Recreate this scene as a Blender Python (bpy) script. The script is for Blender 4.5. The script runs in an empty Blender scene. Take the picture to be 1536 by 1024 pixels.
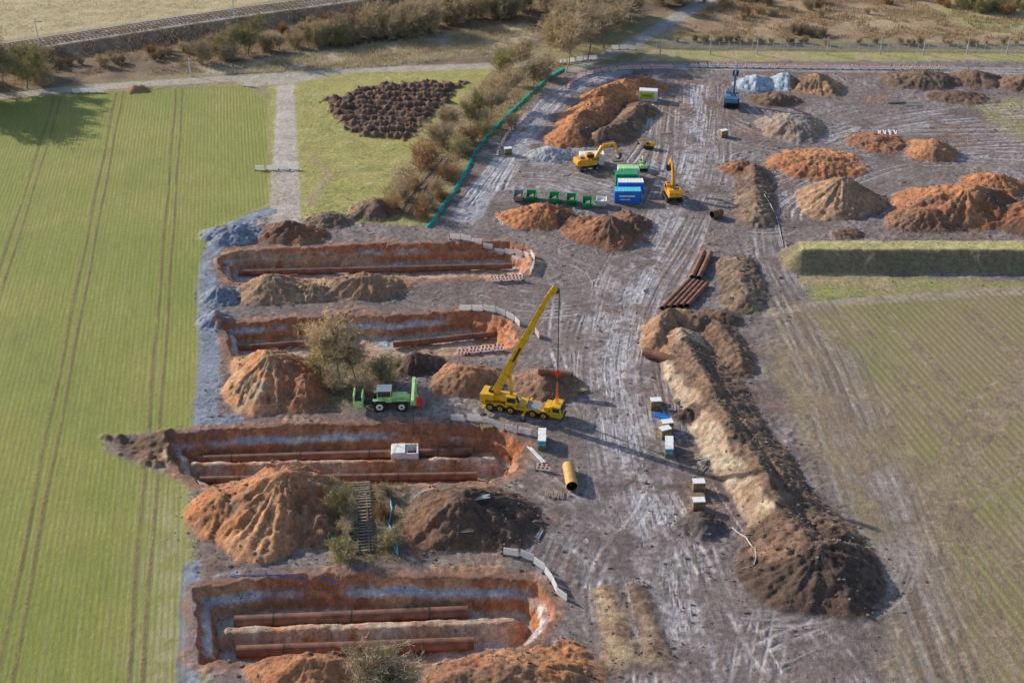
import bpy, math, random
import numpy as np
from mathutils import Vector, Matrix
random.seed(7); rng=np.random.default_rng(11)
CH=111.0; PT=math.radians(30); FP=1926.0
def G(px,py,h=0.0):
    a=px-768; b=512-py
    dy=b*math.sin(PT)+FP*math.cos(PT); dz=b*math.cos(PT)-FP*math.sin(PT)
    t=-(CH-h)/dz
    return (a*t,dy*t)
# ---------------------------------------------------------------- scene/cam/light
sc=bpy.context.scene
cam=bpy.data.cameras.new("camera"); co=bpy.data.objects.new("camera",cam); sc.collection.objects.link(co)
co.location=(0,0,CH); co.rotation_euler=(math.radians(60),0,0); cam.sensor_width=36; cam.lens=36*FP/1536
cam.clip_start=1; cam.clip_end=9000; sc.camera=co
EL=math.radians(23.5); az=Vector((-0.84,0.54)).normalized()
w=bpy.data.worlds.new("World"); sc.world=w; w.use_nodes=True
nt=w.node_tree; nt.nodes.clear()
sk=nt.nodes.new('ShaderNodeTexSky'); sk.sky_type='NISHITA'; sk.sun_disc=False; sk.sun_elevation=EL; sk.sun_rotation=math.atan2(az.x,az.y)
bg=nt.nodes.new('ShaderNodeBackground'); bg.inputs[1].default_value=0.15
wo=nt.nodes.new('ShaderNodeOutputWorld'); nt.links.new(sk.outputs[0],bg.inputs[0]); nt.links.new(bg.outputs[0],wo.inputs[0])
sl=bpy.data.lights.new("sun","SUN"); sl.energy=5.0; sl.angle=math.radians(0.5); sl.color=(1,0.91,0.77)
so=bpy.data.objects.new("sun",sl); sc.collection.objects.link(so)
ld=Vector((-az.x*math.cos(EL),-az.y*math.cos(EL),-math.sin(EL))); so.rotation_euler=ld.to_track_quat('-Z','Y').to_euler(); so.location=(0,0,200)
sc.view_settings.view_transform='Standard'; sc.view_settings.look='None'; sc.view_settings.exposure=0
# ---------------------------------------------------------------- materials
MATS={}
def mat(name,col,rough=0.6,metal=0.0,var=0.25,scale=1.5,rnd=0.0,trans=0.0):
    if name in MATS: return MATS[name]
    m=bpy.data.materials.new(name); m.use_nodes=True; t=m.node_tree; b=t.nodes['Principled BSDF']
    tc=t.nodes.new('ShaderNodeTexCoord'); n=t.nodes.new('ShaderNodeTexNoise'); n.inputs['Scale'].default_value=scale; n.inputs['Detail'].default_value=5
    t.links.new(tc.outputs['Object'],n.inputs['Vector'])
    r=t.nodes.new('ShaderNodeMapRange'); r.inputs['From Min'].default_value=0.3; r.inputs['From Max'].default_value=0.7
    r.inputs['To Min'].default_value=1-var; r.inputs['To Max'].default_value=1+var*0.5
    t.links.new(n.outputs['Fac'],r.inputs['Value']); fo=r.outputs[0]
    if rnd:
        oi=t.nodes.new('ShaderNodeObjectInfo'); q=t.nodes.new('ShaderNodeMath'); q.operation='MULTIPLY_ADD'; t.links.new(oi.outputs['Random'],q.inputs[0]); q.inputs[1].default_value=rnd; q.inputs[2].default_value=1-rnd/2
        q2=t.nodes.new('ShaderNodeMath'); q2.operation='MULTIPLY'; t.links.new(fo,q2.inputs[0]); t.links.new(q.outputs[0],q2.inputs[1]); fo=q2.outputs[0]
    mx=t.nodes.new('ShaderNodeVectorMath'); mx.operation='SCALE'; mx.inputs[0].default_value=col; t.links.new(fo,mx.inputs['Scale'])
    t.links.new(mx.outputs[0],b.inputs['Base Color']); b.inputs['Roughness'].default_value=rough; b.inputs['Metallic'].default_value=metal
    if trans:
        tr=t.nodes.new('ShaderNodeBsdfTranslucent'); t.links.new(mx.outputs[0],tr.inputs['Color']); ms=t.nodes.new('ShaderNodeMixShader'); ms.inputs[0].default_value=trans
        t.links.new(b.outputs[0],ms.inputs[1]); t.links.new(tr.outputs[0],ms.inputs[2]); t.links.new(ms.outputs[0],t.nodes['Material Output'].inputs['Surface'])
    MATS[name]=m; return m
M=lambda n:MATS[n]
mat('yellow_paint',(0.80,0.46,0.015),0.4); mat('orange_paint',(0.80,0.36,0.02),0.45); mat('white_paint',(0.86,0.86,0.85),0.5,var=0.12)
mat('white_plastic',(0.90,0.90,0.90),0.5,var=0.06,trans=.5); mat('red_plastic',(0.80,0.06,0.04),0.5,var=.1,trans=.45)
mat('red_paint',(0.72,0.05,0.03),0.5); mat('green_paint',(0.02,0.35,0.12),0.5); mat('lime_paint',(0.46,0.80,0.32),0.45)
mat('blue_paint',(0.02,0.22,0.75),0.5); mat('tyre',(0.03,0.028,0.027),0.85); mat('glass',(0.03,0.045,0.06),0.12)
mat('dark_steel',(0.06,0.06,0.065),0.6,0.3); mat('grey_steel',(0.32,0.32,0.33),0.5,0.2); mat('rust_pipe',(0.25,0.11,0.07),0.7,var=0.5,scale=0.8)
mat('ochre_pipe',(0.60,0.34,0.10),0.6); mat('concrete',(0.78,0.78,0.76),0.8); mat('wood',(0.38,0.28,0.16),0.8,var=0.4)
mat('teal_sheet',(0.04,0.58,0.56),0.5,trans=.3); mat('blue_machine',(0.10,0.22,0.42),0.45); mat('sleeper',(0.29,0.24,0.19),0.9,var=0.4)
mat('rail',(0.20,0.14,0.10),0.5,0.4); mat('dark_int',(0.02,0.018,0.016),0.95); mat('yellow_banner',(0.80,0.75,0.05),.5,trans=.4)
mat('orange_sling',(0.88,0.22,0.03),0.6); mat('cyan_panel',(0.12,0.58,0.76),0.5); mat('mesh_grey',(0.45,0.47,0.48),0.5,0.2)
mat('twig_tan',(0.68,0.55,0.36),0.9,var=0.35,scale=0.5,rnd=.35,trans=.25); mat('twig_olive',(0.54,0.48,0.25),0.9,var=0.4,scale=0.5,rnd=.4,trans=.25)
mat('twig_rust',(0.58,0.36,0.18),0.9,var=0.4,scale=0.5,rnd=.4,trans=.25); mat('twig_dark',(0.34,0.28,0.18),0.9,var=0.5,scale=0.5,rnd=.5); mat('bark',(0.28,0.235,0.18),0.95)
mat('dry_blade',(0.58,0.49,0.31),0.9,var=0.3,scale=0.2,trans=.3); mat('scrub_blade',(0.44,0.32,0.18),0.9,var=0.5,scale=0.15,trans=.3); mat('green_blade',(0.40,0.37,0.13),0.9,var=0.3,scale=0.2,trans=.3)
mat('clod',(0.25,0.18,0.15),0.95,var=0.6,scale=0.3)
# ---------------------------------------------------------------- terrain axes
def axis(lo,c0,c1,hi,s0,g):
    a=[];x=c0
    while x<=c1: a.append(x); x+=s0
    s=s0
    while x<hi:
        a.append(x); s=s0+g*(x-c1) if x<c1+230 else s*1.18; x+=s
    s=s0;x=c0-s0;b=[]
    while x>lo:
        b.append(x); s=s0+g*(c0-x) if x>c0-230 else s*1.18; x-=s
    return np.array(b[::-1]+a)
xs=axis(-3500,-68,92,3500,0.235,0.0042); ys=axis(-600,100,235,5000,0.235,0.003)
lowm=ys<100; k=ys[lowm][::-1]; keep=[];last=100;st=0.3
for v in k:
    if last-v>=st: keep.append(v); last=v; st*=1.06
ys=np.concatenate([np.array(keep[::-1]),ys[~lowm]])
nx,ny=len(xs),len(ys); print("grid",nx,ny,nx*ny)
XX,YY=np.meshgrid(xs,ys); XX=XX.astype(np.float32); YY=YY.astype(np.float32)
TAB=rng.random((256,256)).astype(np.float32)*2-1
def vn(X,Y,seed=0):
    X=X+seed*17.31; Y=Y+seed*9.77
    xi=np.floor(X).astype(np.int64); yi=np.floor(Y).astype(np.int64); fx=(X-xi); fy=(Y-yi)
    fx=fx*fx*(3-2*fx); fy=fy*fy*(3-2*fy)
    x0=xi&255;x1=(xi+1)&255;y0=yi&255;y1=(yi+1)&255
    a=TAB[y0,x0];b=TAB[y0,x1];c=TAB[y1,x0];d=TAB[y1,x1]
    return (a+(b-a)*fx)*(1-fy)+(c+(d-c)*fx)*fy
def fbm(X,Y,s,o,seed):
    r=0;a=1;t=0;cx,sx=math.cos(0.6),math.sin(0.6);X=X/s;Y=Y/s
    for i in range(o):
        r=r+a*vn(X,Y,seed+i);t+=a;a*=0.55
        X,Y=(X*cx-Y*sx)*2.03,(X*sx+Y*cx)*2.03
    return r/t*1.6
nA=fbm(XX,YY,28,3,1); nB=fbm(XX,YY,6,4,5); nC=fbm(XX,YY,1.8,3,11); nD=fbm(XX,YY,0.7,2,17); nE=fbm(XX,YY,12,4,23)
H=np.zeros((ny,nx),np.float32); C=np.zeros((ny,nx,3),np.float32); FL=np.zeros((ny,nx),np.float32); FR=FL.copy(); WET=FL.copy(); RG=FL.copy()
def win(x0,x1,y0,y1):
    return (slice(np.searchsorted(ys,y0),np.searchsorted(ys,y1)),slice(np.searchsorted(xs,x0),np.searchsorted(xs,x1)))
def sm(a): a=np.clip(a,0,1); return a*a*(3-2*a)
def sdpoly(poly,s):
    X=XX[s];Y=YY[s]; d=np.full(X.shape,1e9,np.float32); ins=np.zeros(X.shape,bool); n=len(poly)
    for i in range(n):
        x0,y0=poly[i];x1,y1=poly[(i+1)%n];ex=x1-x0;ey=y1-y0;L=ex*ex+ey*ey+1e-9
        t=np.clip(((X-x0)*ex+(Y-y0)*ey)/L,0,1); d=np.minimum(d,(X-x0-t*ex)**2+(Y-y0-t*ey)**2)
        c=((y0>Y)!=(y1>Y))&(X<(x1-x0)*(Y-y0)/(y1-y0+1e-12)+x0); ins^=c
    d=np.sqrt(d); return np.where(ins,d,-d)
def wpoly(pp,h=0): return [G(a,b,h) for a,b in pp]
def pwin(poly,mg):
    a=np.array(poly); return win(a[:,0].min()-mg,a[:,0].max()+mg,a[:,1].min()-mg,a[:,1].max()+mg)
def paint(s,m,c,c2=None,t=None):
    c=np.array(c,np.float32)
    if c2 is not None: c=c+(np.array(c2,np.float32)-c)*np.clip(t,0,1)[...,None]
    C[s]=C[s]*(1-m[...,None])+c*m[...,None]
def zone(pp,c,c2=None,soft=1.0,jit=1.0,alpha=1.0,world=False,nz=None):
    poly=pp if world else wpoly(pp); s=pwin(poly,8); d=sdpoly(poly,s)+jit*(nB[s]+0.5*nC[s])
    m=sm(0.5+d/soft*0.5)*alpha; paint(s,m,c,c2,0.5+0.7*(nz if nz is not None else nB)[s]); return s,m
MUD=(0.275,0.222,0.21); MUD2=(0.185,0.145,0.142); ORG=(0.54,0.22,0.09); ORG2=(0.37,0.145,0.07); DRK=(0.14,0.085,0.062); DRK2=(0.09,0.058,0.045)
TAN=(0.48,0.345,0.22); BRN=(0.26,0.155,0.10); GRV=(0.29,0.34,0.44); GRV2=(0.18,0.205,0.27); ROAD=(0.50,0.44,0.37); GRS=(0.44,0.39,0.125); GRN=(0.235,0.28,0.042)
full=(slice(None),slice(None))
paint(full,np.ones_like(H),(0.24,0.215,0.11),(0.34,0.28,0.15),0.5+0.7*nE)
zone([(-900,60),(0,62),(250,28),(420,0),(700,-60),(300,-300),(-900,-200)],(0.56,0.44,0.26),(0.44,0.37,0.20),2,1)
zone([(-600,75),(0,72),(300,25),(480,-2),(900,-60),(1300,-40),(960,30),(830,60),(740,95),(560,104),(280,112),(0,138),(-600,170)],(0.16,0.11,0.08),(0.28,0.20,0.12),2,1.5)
zone([(300,100),(520,74),(690,48),(790,36),(805,60),(720,84),(560,101),(310,112)],(0.54,0.46,0.33),(0.42,0.36,0.25),2,1.2)
zone([(1000,52),(1060,0),(1300,-60),(2300,-60),(2300,70),(1536,66)],(0.31,0.195,0.12),(0.50,0.36,0.22),2,1.5,nz=nE)
zone([(1380,20),(1450,-10),(1900,-20),(1900,40),(1500,50)],(0.33,0.32,0.13),(0.44,0.36,0.20),3,3,nz=nE)
zone([(985,74),(1536,78),(2300,78),(2300,95),(1040,94),(960,92)],(0.35,0.34,0.12),(0.46,0.36,0.21),1.5,1)
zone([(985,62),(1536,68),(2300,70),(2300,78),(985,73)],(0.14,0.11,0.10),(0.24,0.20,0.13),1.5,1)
LF=[(-1500,170),(0,152),(120,141),(370,129),(402,150),(405,305),(370,320),(314,350),(302,430),(296,560),(292,640),(155,655),(160,680),(250,715),(280,730),(285,850),(280,1024),(275,1400),(-1500,1400)]
SITE=[(312,345),(400,318),(440,325),(640,340),(690,250),(745,190),(838,108),(900,97),(1040,93),(1536,92),(2300,92),(2300,450),(1536,438),(1200,453),(1170,560),(1275,740),(1330,860),(1370,1024),(1400,1400),(270,1400),(283,1024),(285,850),(280,725),(250,712),(160,680),(155,655),(292,640),(298,560),(302,430)]
RF=[(1200,455),(1536,438),(2300,440),(2900,1400),(1480,1400),(1360,1024),(1315,860),(1270,735),(1165,565),(1175,470)]
s,m=zone(SITE,MUD,MUD2,1.5,0.8,nz=nE); RG[s]=np.maximum(RG[s],m)
paint(s,m*sm(nB[s]*1.2-0.1)*0.4,(0.36,0.31,0.31)); paint(s,m*sm(nE[s]*1.2-0.1)*0.6,(0.34,0.20,0.135)); paint(s,m*sm(nC[s]*1.3-0.2)*0.55,(0.14,0.11,0.11)); paint(s,m*sm(-nA[s]*1.3-0.2)*0.45,(0.165,0.13,0.14))
paint(s,m*sm(-nB[s]*1.4-0.35)*0.6,(0.14,0.105,0.10))
WET[s]=np.maximum(WET[s],m*sm(nB[s]*1.5-0.3)*0.65)
s,m=zone(LF,GRN,(0.31,0.325,0.07),0.8,0.5,nz=nA); FL[s]=np.maximum(FL[s],m)
paint(s,m*sm(nE[s]*1.0-0.15)*0.4,(0.38,0.36,0.11)); paint(s,m*sm(-nE[s]*1.2-0.2)*0.4,(0.165,0.23,0.04))
s,m=zone(RF,(0.31,0.29,0.11),(0.35,0.28,0.15),3,2.2,nz=nE); FR[s]=np.maximum(FR[s],m); RG[s]*=(1-m)
paint(s,m*sm(-nE[s]*1.2-0.1)*0.5,(0.27,0.28,0.09))
s,m=zone([(1170,560),(1160,470),(1230,470),(1420,830),(1480,1100),(1330,1100),(1290,800)],(0.32,0.235,0.18),(0.23,0.17,0.145),4,2.5,0.75); FR[s]*=(1-m*.6); RG[s]=np.maximum(RG[s],m*.7)
s,m=zone([(1195,400),(1250,412),(1536,420),(2300,425),(2300,440),(1536,436),(1215,452)],(0.28,0.30,0.09),(0.38,0.29,0.17),1.5,1); RG[s]*=(1-m)
s,m=zone([(1440,150),(1536,145),(2300,150),(2300,230),(1536,215),(1490,190)],(0.30,0.28,0.12),(0.36,0.26,0.18),3,2)
zone([(222,720),(278,735),(282,1024),(280,1300),(150,1300),(215,1000)],(0.50,0.45,0.29),(0.30,0.31,0.10),5,2.5,0.8,nz=nC)
s,m=zone([(405,118),(560,108),(735,100),(745,150),(700,250),(640,338),(440,328),(405,310),(403,150)],GRS,(0.33,0.32,0.10),1,0.6); RG[s]*=(1-m)
paint(s,m*sm(nC[s]*1.2+nE[s]*.6-.2)*.55,(0.52,0.43,0.20)); paint(s,m*sm(-nB[s]*1.3-.2)*.5,(0.30,0.25,0.09))
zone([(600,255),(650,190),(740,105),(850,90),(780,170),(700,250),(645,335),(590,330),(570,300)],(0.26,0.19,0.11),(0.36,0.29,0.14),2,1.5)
zone([(415,125),(441,125),(452,335),(404,335)],(0.58,0.51,0.45),(0.44,0.36,0.31),0.5,0.25)
zone([(450,215),(460,218),(500,262),(470,310),(456,305),(488,262)],(0.42,0.33,0.19),None,1,0.3)
# ---- strokes
def smooth(pts,step=2.5):
    P=[np.array(p) for p in pts]; P=[2*P[0]-P[1]]+P+[2*P[-1]-P[-2]]; out=[]
    for i in range(1,len(P)-2):
        n=max(2,int(np.linalg.norm(P[i+1]-P[i])/step))
        for k in range(n):
            t=k/n; out.append(0.5*((2*P[i])+(-P[i-1]+P[i+1])*t+(2*P[i-1]-5*P[i]+4*P[i+1]-P[i+2])*t*t+(-P[i-1]+3*P[i]-3*P[i+1]+P[i+2])*t**3))
    out.append(P[-2]); return np.array(out)
def dline(line,w,T,val=1.0):
    for i in range(len(line)-1):
        x0,y0=line[i];x1,y1=line[i+1]; s=win(min(x0,x1)-w*1.6,max(x0,x1)+w*1.6,min(y0,y1)-w*1.6,max(y0,y1)+w*1.6)
        X=XX[s];Y=YY[s]
        if X.size==0: continue
        ex=x1-x0;ey=y1-y0;L=ex*ex+ey*ey+1e-9;t=np.clip(((X-x0)*ex+(Y-y0)*ey)/L,0,1)
        d=np.sqrt((X-x0-t*ex)**2+(Y-y0-t*ey)**2); T[s]=np.maximum(T[s],val*sm(1.3-d/w))
def offset(L,o):
    t=np.gradient(L,axis=0); t/=np.linalg.norm(t,axis=1)[:,None]+1e-9; n=np.stack([-t[:,1],t[:,0]],1)
    if np.ndim(o)==0: o=np.full(len(L),o)
    return L+n*o[:,None]
TL=np.zeros_like(H);TD=TL.copy();TR=TL.copy()
def tracks(pp,n,spread,gauge=1.0,wd=0.27,light=0.4,jitter=1.3,world=False):
    base=smooth(pp if world else wpoly(pp))
    for k in range(n):
        o=random.uniform(-spread,spread)+random.uniform(-1,1)*np.linspace(-1,1,len(base))*spread*.6; ph=random.random()*9; wob=jitter*random.random()*np.sin(np.arange(len(base))*0.07*random.uniform(.4,2)+ph)
        T=TL if random.random()<light else TD; v=random.uniform(0.5,1); gg=gauge*random.uniform(.8,1.3)
        a=random.randint(0,len(base)//3); b=min(len(base),a+random.randint(len(base)//2,len(base)))
        for g in (-gg,gg):
            L=offset(base,o+wob+g)[a:b]; ww=wd*random.uniform(.7,1.6); dline(L,ww,T,v*random.uniform(.7,1)); dline(L,ww,TR,v)
            if T is TD and random.random()<.5: dline(offset(L,ww*1.5),ww*.6,TL,v*.6)
def road(pp,w,c,c2,alpha=1,wet=0,brk=0):
    T=np.zeros_like(H); dline(smooth(wpoly(pp)),w,T); mm=sm(T*1.6+0.35*nC*(T>0.02)*(T<0.95))*alpha*(T>0.001)
    if brk: mm=mm*sm(0.45+brk*(nB*.7+0.5*nC+.4*nD))
    paint(full,mm,c,c2,0.5+0.6*nC); WET[:]=np.maximum(WET,mm*wet*(0.6+0.4*nB)); return mm
m=road([(-700,215),(0,145),(120,133),(280,122),(420,113),(560,105),(740,99),(800,94)],2.6,ROAD,(0.42,0.35,0.29)); FL*=(1-m)
road([(380,122),(430,120),(470,112)],4,ROAD,(0.42,0.36,0.29))
road([(870,95),(930,75),(985,45),(1060,0),(1120,-35)],3,(0.46,0.44,0.42),(0.33,0.31,0.30),0.9)
road([(860,104),(950,100),(1200,103),(1536,107),(2300,112)],3,(0.46,0.42,0.40),(0.33,0.29,0.28),0.8,0.4)
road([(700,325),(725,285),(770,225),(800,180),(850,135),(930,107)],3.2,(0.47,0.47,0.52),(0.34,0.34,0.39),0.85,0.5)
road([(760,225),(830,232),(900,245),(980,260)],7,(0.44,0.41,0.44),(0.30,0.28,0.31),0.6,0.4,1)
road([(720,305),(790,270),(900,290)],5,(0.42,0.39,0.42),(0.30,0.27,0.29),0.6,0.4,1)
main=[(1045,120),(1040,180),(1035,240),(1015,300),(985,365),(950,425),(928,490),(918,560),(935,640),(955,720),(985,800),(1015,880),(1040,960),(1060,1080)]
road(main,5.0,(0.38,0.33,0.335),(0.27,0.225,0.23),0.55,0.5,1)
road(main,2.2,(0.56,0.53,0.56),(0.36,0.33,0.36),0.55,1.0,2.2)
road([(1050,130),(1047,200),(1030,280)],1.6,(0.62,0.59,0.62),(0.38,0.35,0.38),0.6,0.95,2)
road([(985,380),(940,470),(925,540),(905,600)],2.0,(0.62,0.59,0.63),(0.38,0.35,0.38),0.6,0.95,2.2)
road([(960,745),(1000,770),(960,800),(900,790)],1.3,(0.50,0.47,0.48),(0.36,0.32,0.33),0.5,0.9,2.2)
road([(1150,470),(1250,455),(1400,445),(1536,437),(2000,430)],1.5,(0.48,0.40,0.32),(0.35,0.28,0.21),0.8)
road([(620,740),(800,770),(760,720),(600,725)],4,TAN,(0.36,0.22,0.15),0.5,0,.8)
road([(402,318),(352,338),(322,372),(310,420),(312,480),(314,540),(306,640)],2.0,GRV,GRV2,0.95)
road([(310,640),(350,628)],1.6,GRV,GRV2,0.9)
road([(288,850),(284,900),(282,1000),(280,1100)],1.3,GRV,GRV2,0.95); road([(288,865),(350,862)],1.0,(0.25,0.38,0.62),GRV,0.8,0,1)
road([(640,835),(740,835)],3,TAN,(0.34,0.22,0.155),0.5,0,.8)
tracks(main,26,6.5,light=.45); tracks(main,12,3,light=0.75)
tracks([(1150,330),(1165,390),(1205,460),(1255,560),(1300,690),(1335,800),(1380,920),(1440,1080)],22,4.6,light=0.35)
tracks([(1060,1010),(1170,960),(1280,915),(1340,850),(1320,760),(1270,640)],12,3,light=0.4)
tracks([(1040,920),(1150,930),(1260,905),(1330,880)],9,3,light=.5)
tracks([(880,1010),(860,900),(880,820),(930,740),(920,640)],12,5,light=0.5)
tracks([(860,105),(950,101),(1200,104),(1536,108),(1900,112)],8,2.2)
tracks([(1045,150),(1110,190),(1210,215),(1340,215),(1536,210),(1800,210)],20,12)
tracks([(1060,260),(1130,240),(1300,180),(1450,160),(1700,150)],14,10)
tracks([(1050,330),(1160,340),(1180,300),(1340,235),(1536,240)],12,5)
tracks([(705,325),(770,225),(850,135),(930,107)],10,2.4,light=0.6)
tracks([(640,600),(700,680),(820,770),(930,850),(960,960)],12,7)
tracks([(700,440),(800,450),(880,440),(950,420)],10,7); tracks([(830,380),(900,420),(880,520),(900,620)],10,6)
tracks([(930,300),(850,270),(780,260)],8,4,light=0.6); tracks([(1000,440),(990,560),(1010,660),(1060,760),(1110,850)],10,5)
tracks([(1050,860),(1060,930),(1080,1060)],12,8); tracks([(1160,890),(1180,1060)],9,7); tracks([(980,110),(985,200),(960,260)],6,4)
tracks([(820,900),(850,960),(830,1060)],7,5); tracks([(1190,930),(1260,1000),(1300,1080)],8,6); tracks([(940,880),(960,950),(990,1060)],6,4,light=.7)
dirv=np.array([-0.2,1.0])
def tram(x0,w=0.3,y0=60,y1=420):
    L=np.array([[x0+dirv[0]*(y-200)+.15*math.sin(y*.13+x0),y] for y in np.arange(y0,y1,4.0)]); dline(L,w,TF)
TF=np.zeros_like(H)
for x0 in (-61.5,-63.3,-77.0,-78.8,-92.5,-94.3,-108,-110,-124,-126,-140,-142): tram(x0,.34)
paint(full,TF*FL*0.85*sm(0.9+0.5*nB),(0.20,0.13,0.07)); FL*=1-.7*TF
TF=np.zeros_like(H)
for x0 in (-66.2,-70.0,-73.5,-85.4,-89,-100.5): tram(x0,0.3)
paint(full,TF*FL*0.3,(0.36,0.34,0.13))
TF=np.zeros_like(H)
for x0 in (50,52,66,68,82,84,98,100): tram(x0,0.45,60,208)
def curve(pp,g=1.1,w=0.5):
    L=smooth(wpoly(pp)); 
    for q in (-g,g): dline(offset(L,q),w,TF)
curve([(1560,520),(1480,600),(1420,690),(1390,790),(1400,900),(1450,1040)]); curve([(1560,560),(1470,660),(1400,740),(1360,840)]); curve([(1536,690),(1450,760),(1390,850),(1360,960)])
curve([(1200,560),(1290,690),(1380,820),(1500,960)]);curve([(1270,470),(1400,620),(1560,820)]); curve([(1230,480),(1330,640),(1420,800),(1536,1010)]); curve([(1560,540),(1500,610),(1440,700),(1400,800)]); curve([(1380,700),(1470,800),(1560,860)])
mm=TF*FR*sm(.95+.5*nB); paint(full,mm*.9,(0.22,0.15,0.115),(0.36,0.27,0.20),0.5+nC); FR*=1-.9*TF; H-=mm*.08
m=np.clip(TD*RG+TD*FR*0.8,0,1)*sm(0.95+0.8*nB)
paint(full,m*0.72,(0.125,0.095,0.095)); m2=np.clip(TL*(RG+FR*0.5),0,1)*sm(0.72+0.9*nB+.3*nC); paint(full,m2*0.62,(0.56,0.52,0.53)); WET[:]=np.clip(WET+0.7*m2*RG,0,1)
H+=RG*(0.13*nC+0.10*nD+0.14*nB)+FL*0.02*nC+FR*0.03*nC; H-=np.clip(TR*RG,0,1)*0.20
H+=(1-RG)*(1-FL)*(1-FR)*(0.08*nC+0.1*nB)*(YY<600)
def puddle(px,py,rx,ry):
    cx,cy=G(px,py); s=win(cx-rx*2,cx+rx*2,cy-ry*2,cy+ry*2); r=np.hypot((XX[s]-cx)/rx,(YY[s]-cy)/ry)+0.7*nC[s]+0.35*nB[s]; m=sm((1-r)*3)*(1-.8*np.clip(TD[s],0,1)); H[s]=H[s]*(1-m)-0.08*m; paint(s,m*.5,(0.42,0.40,0.44)); WET[s]=np.maximum(WET[s],m*1.25)  # pale tint paints sky reflection into the milky water colour
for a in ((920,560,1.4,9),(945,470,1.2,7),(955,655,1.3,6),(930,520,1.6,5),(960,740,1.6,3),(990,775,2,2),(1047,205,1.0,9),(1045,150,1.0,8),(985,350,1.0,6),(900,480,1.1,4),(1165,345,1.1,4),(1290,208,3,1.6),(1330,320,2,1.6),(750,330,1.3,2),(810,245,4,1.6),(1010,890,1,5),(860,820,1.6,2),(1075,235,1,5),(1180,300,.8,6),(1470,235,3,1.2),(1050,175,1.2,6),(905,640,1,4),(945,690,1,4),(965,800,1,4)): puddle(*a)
# ---- piles
PC=[]
def pile(px,py,h,rx,ry,c,c2=None,rot=0.0):
    cx,cy=G(px,py,h); R=max(rx,ry)*1.5; s=win(cx-R,cx+R,cy-R,cy+R); dx=XX[s]-cx;dy=YY[s]-cy; ca,sa=math.cos(rot),math.sin(rot)
    u=(dx*ca+dy*sa)/rx; v=(-dx*sa+dy*ca)/ry; r=np.hypot(u,v)+1e-4; cu=u/r; cv=v/r; sd=len(PC)*1.37+1
    r=r*(1+0.14*vn(cu*1.6,cv*1.6,sd)+0.12*nB[s])
    g=vn(cu*6+r*.8,cv*6,sd+3)+0.6*vn(cu*13+r,cv*13-r,sd+5)
    pr=1.09-np.sqrt(r*r+0.008)*1.09
    hh=h*pr+g*0.075*h*np.clip(4*r*(1-r),0,1)+(0.30*nC[s]+0.16*nD[s])*np.clip(pr*4,0,1)+0.13*h*nB[s]*np.clip(pr*2,0,1)
    m=sm(hh/0.35); H[s]=np.maximum(H[s],hh)
    c2=c2 if c2 is not None else tuple(x*0.6 for x in c)
    paint(s,m,c,c2,0.40+0.55*g*0.6+0.6*nB[s]+0.4*nD[s]); WET[s]*=(1-m); RG[s]=np.maximum(RG[s],m)
    PC.append((cx,cy,rx,ry,rot))
def ridge(pp,h,w,c,c2=None,crest=None):
    L=smooth(wpoly(pp,h*0.5),1.5); a=L.min(0)-w*1.5;b=L.max(0)+w*1.5; s=win(a[0],b[0],a[1],b[1]); X=XX[s];Y=YY[s];d=np.full(X.shape,1e9,np.float32)
    for i in range(len(L)-1):
        x0,y0=L[i];x1,y1=L[i+1];ex=x1-x0;ey=y1-y0;q=ex*ex+ey*ey+1e-9;t=np.clip(((X-x0)*ex+(Y-y0)*ey)/q,0,1);d=np.minimum(d,(X-x0-t*ex)**2+(Y-y0-t*ey)**2)
    d=np.sqrt(d)/w; d=d*(1+0.22*nB[s])+0.10*nC[s]
    pr=1.08-np.sqrt(d*d+0.02)*1.08; hh=h*pr*(1+0.25*nE[s]+0.18*nB[s])+(0.32*nC[s]+0.18*nD[s])*np.clip(pr*4,0,1)*min(1,h*.7)
    m=sm(hh/0.3); H[s]=np.maximum(H[s],hh); paint(s,m,c,c2 or tuple(x*.6 for x in c),0.45+0.7*nC[s]+0.4*nB[s]); WET[s]*=(1-m); RG[s]=np.maximum(RG[s],m)
    for i in range(0,len(L),6): PC.append((L[i][0],L[i][1],w,w,0))
GT=(0.40,0.345,0.31)
pile(420,712,5.6,11.3,12,(0.58,0.30,0.155),(0.42,0.175,0.085)); pile(330,742,2.8,5.5,7,ORG,BRN); pile(480,770,2.5,4.5,6,ORG2,BRN)
pile(405,530,5.4,8.6,10,(0.56,0.26,0.125),(0.40,0.21,0.135)); pile(455,565,3.2,5,6.5,(0.38,0.21,0.13),ORG2); pile(370,560,3,4.5,7,TAN,ORG)
pile(405,412,3.4,8,5.5,(0.48,0.31,0.19),BRN); pile(545,410,3.2,9.5,5.5,(0.50,0.28,0.16),BRN); pile(470,425,2.2,5,4,TAN,BRN)
pile(692,742,4.2,10.3,8,(0.20,0.11,0.068),DRK2); pile(755,765,2.2,6,5,DRK,DRK2); pile(640,775,2.2,5,5,(0.26,0.13,0.075),DRK)
pile(695,548,3.2,6.5,6,(0.50,0.23,0.115),BRN); pile(822,556,3,6,5.5,(0.32,0.18,0.115),DRK); pile(625,530,2.6,4.5,4.5,DRK,DRK2)
pile(812,306,3.4,9,6.5,(0.56,0.24,0.10),ORG2); pile(912,326,3.8,8,7.5,(0.34,0.135,0.075),DRK); pile(875,325,2.4,6,5.5,(0.42,0.18,0.09),DRK); pile(945,320,2.6,5,6,(0.29,0.14,0.085),DRK)
ridge([(858,196),(885,165),(915,138),(965,122)],3.9,6.8,(0.56,0.235,0.095),ORG2)
ridge([(900,205),(930,190),(960,160)],2.4,5,DRK,BRN)  # dark ridge: shade on the orange heap's right side put into colour
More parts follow.
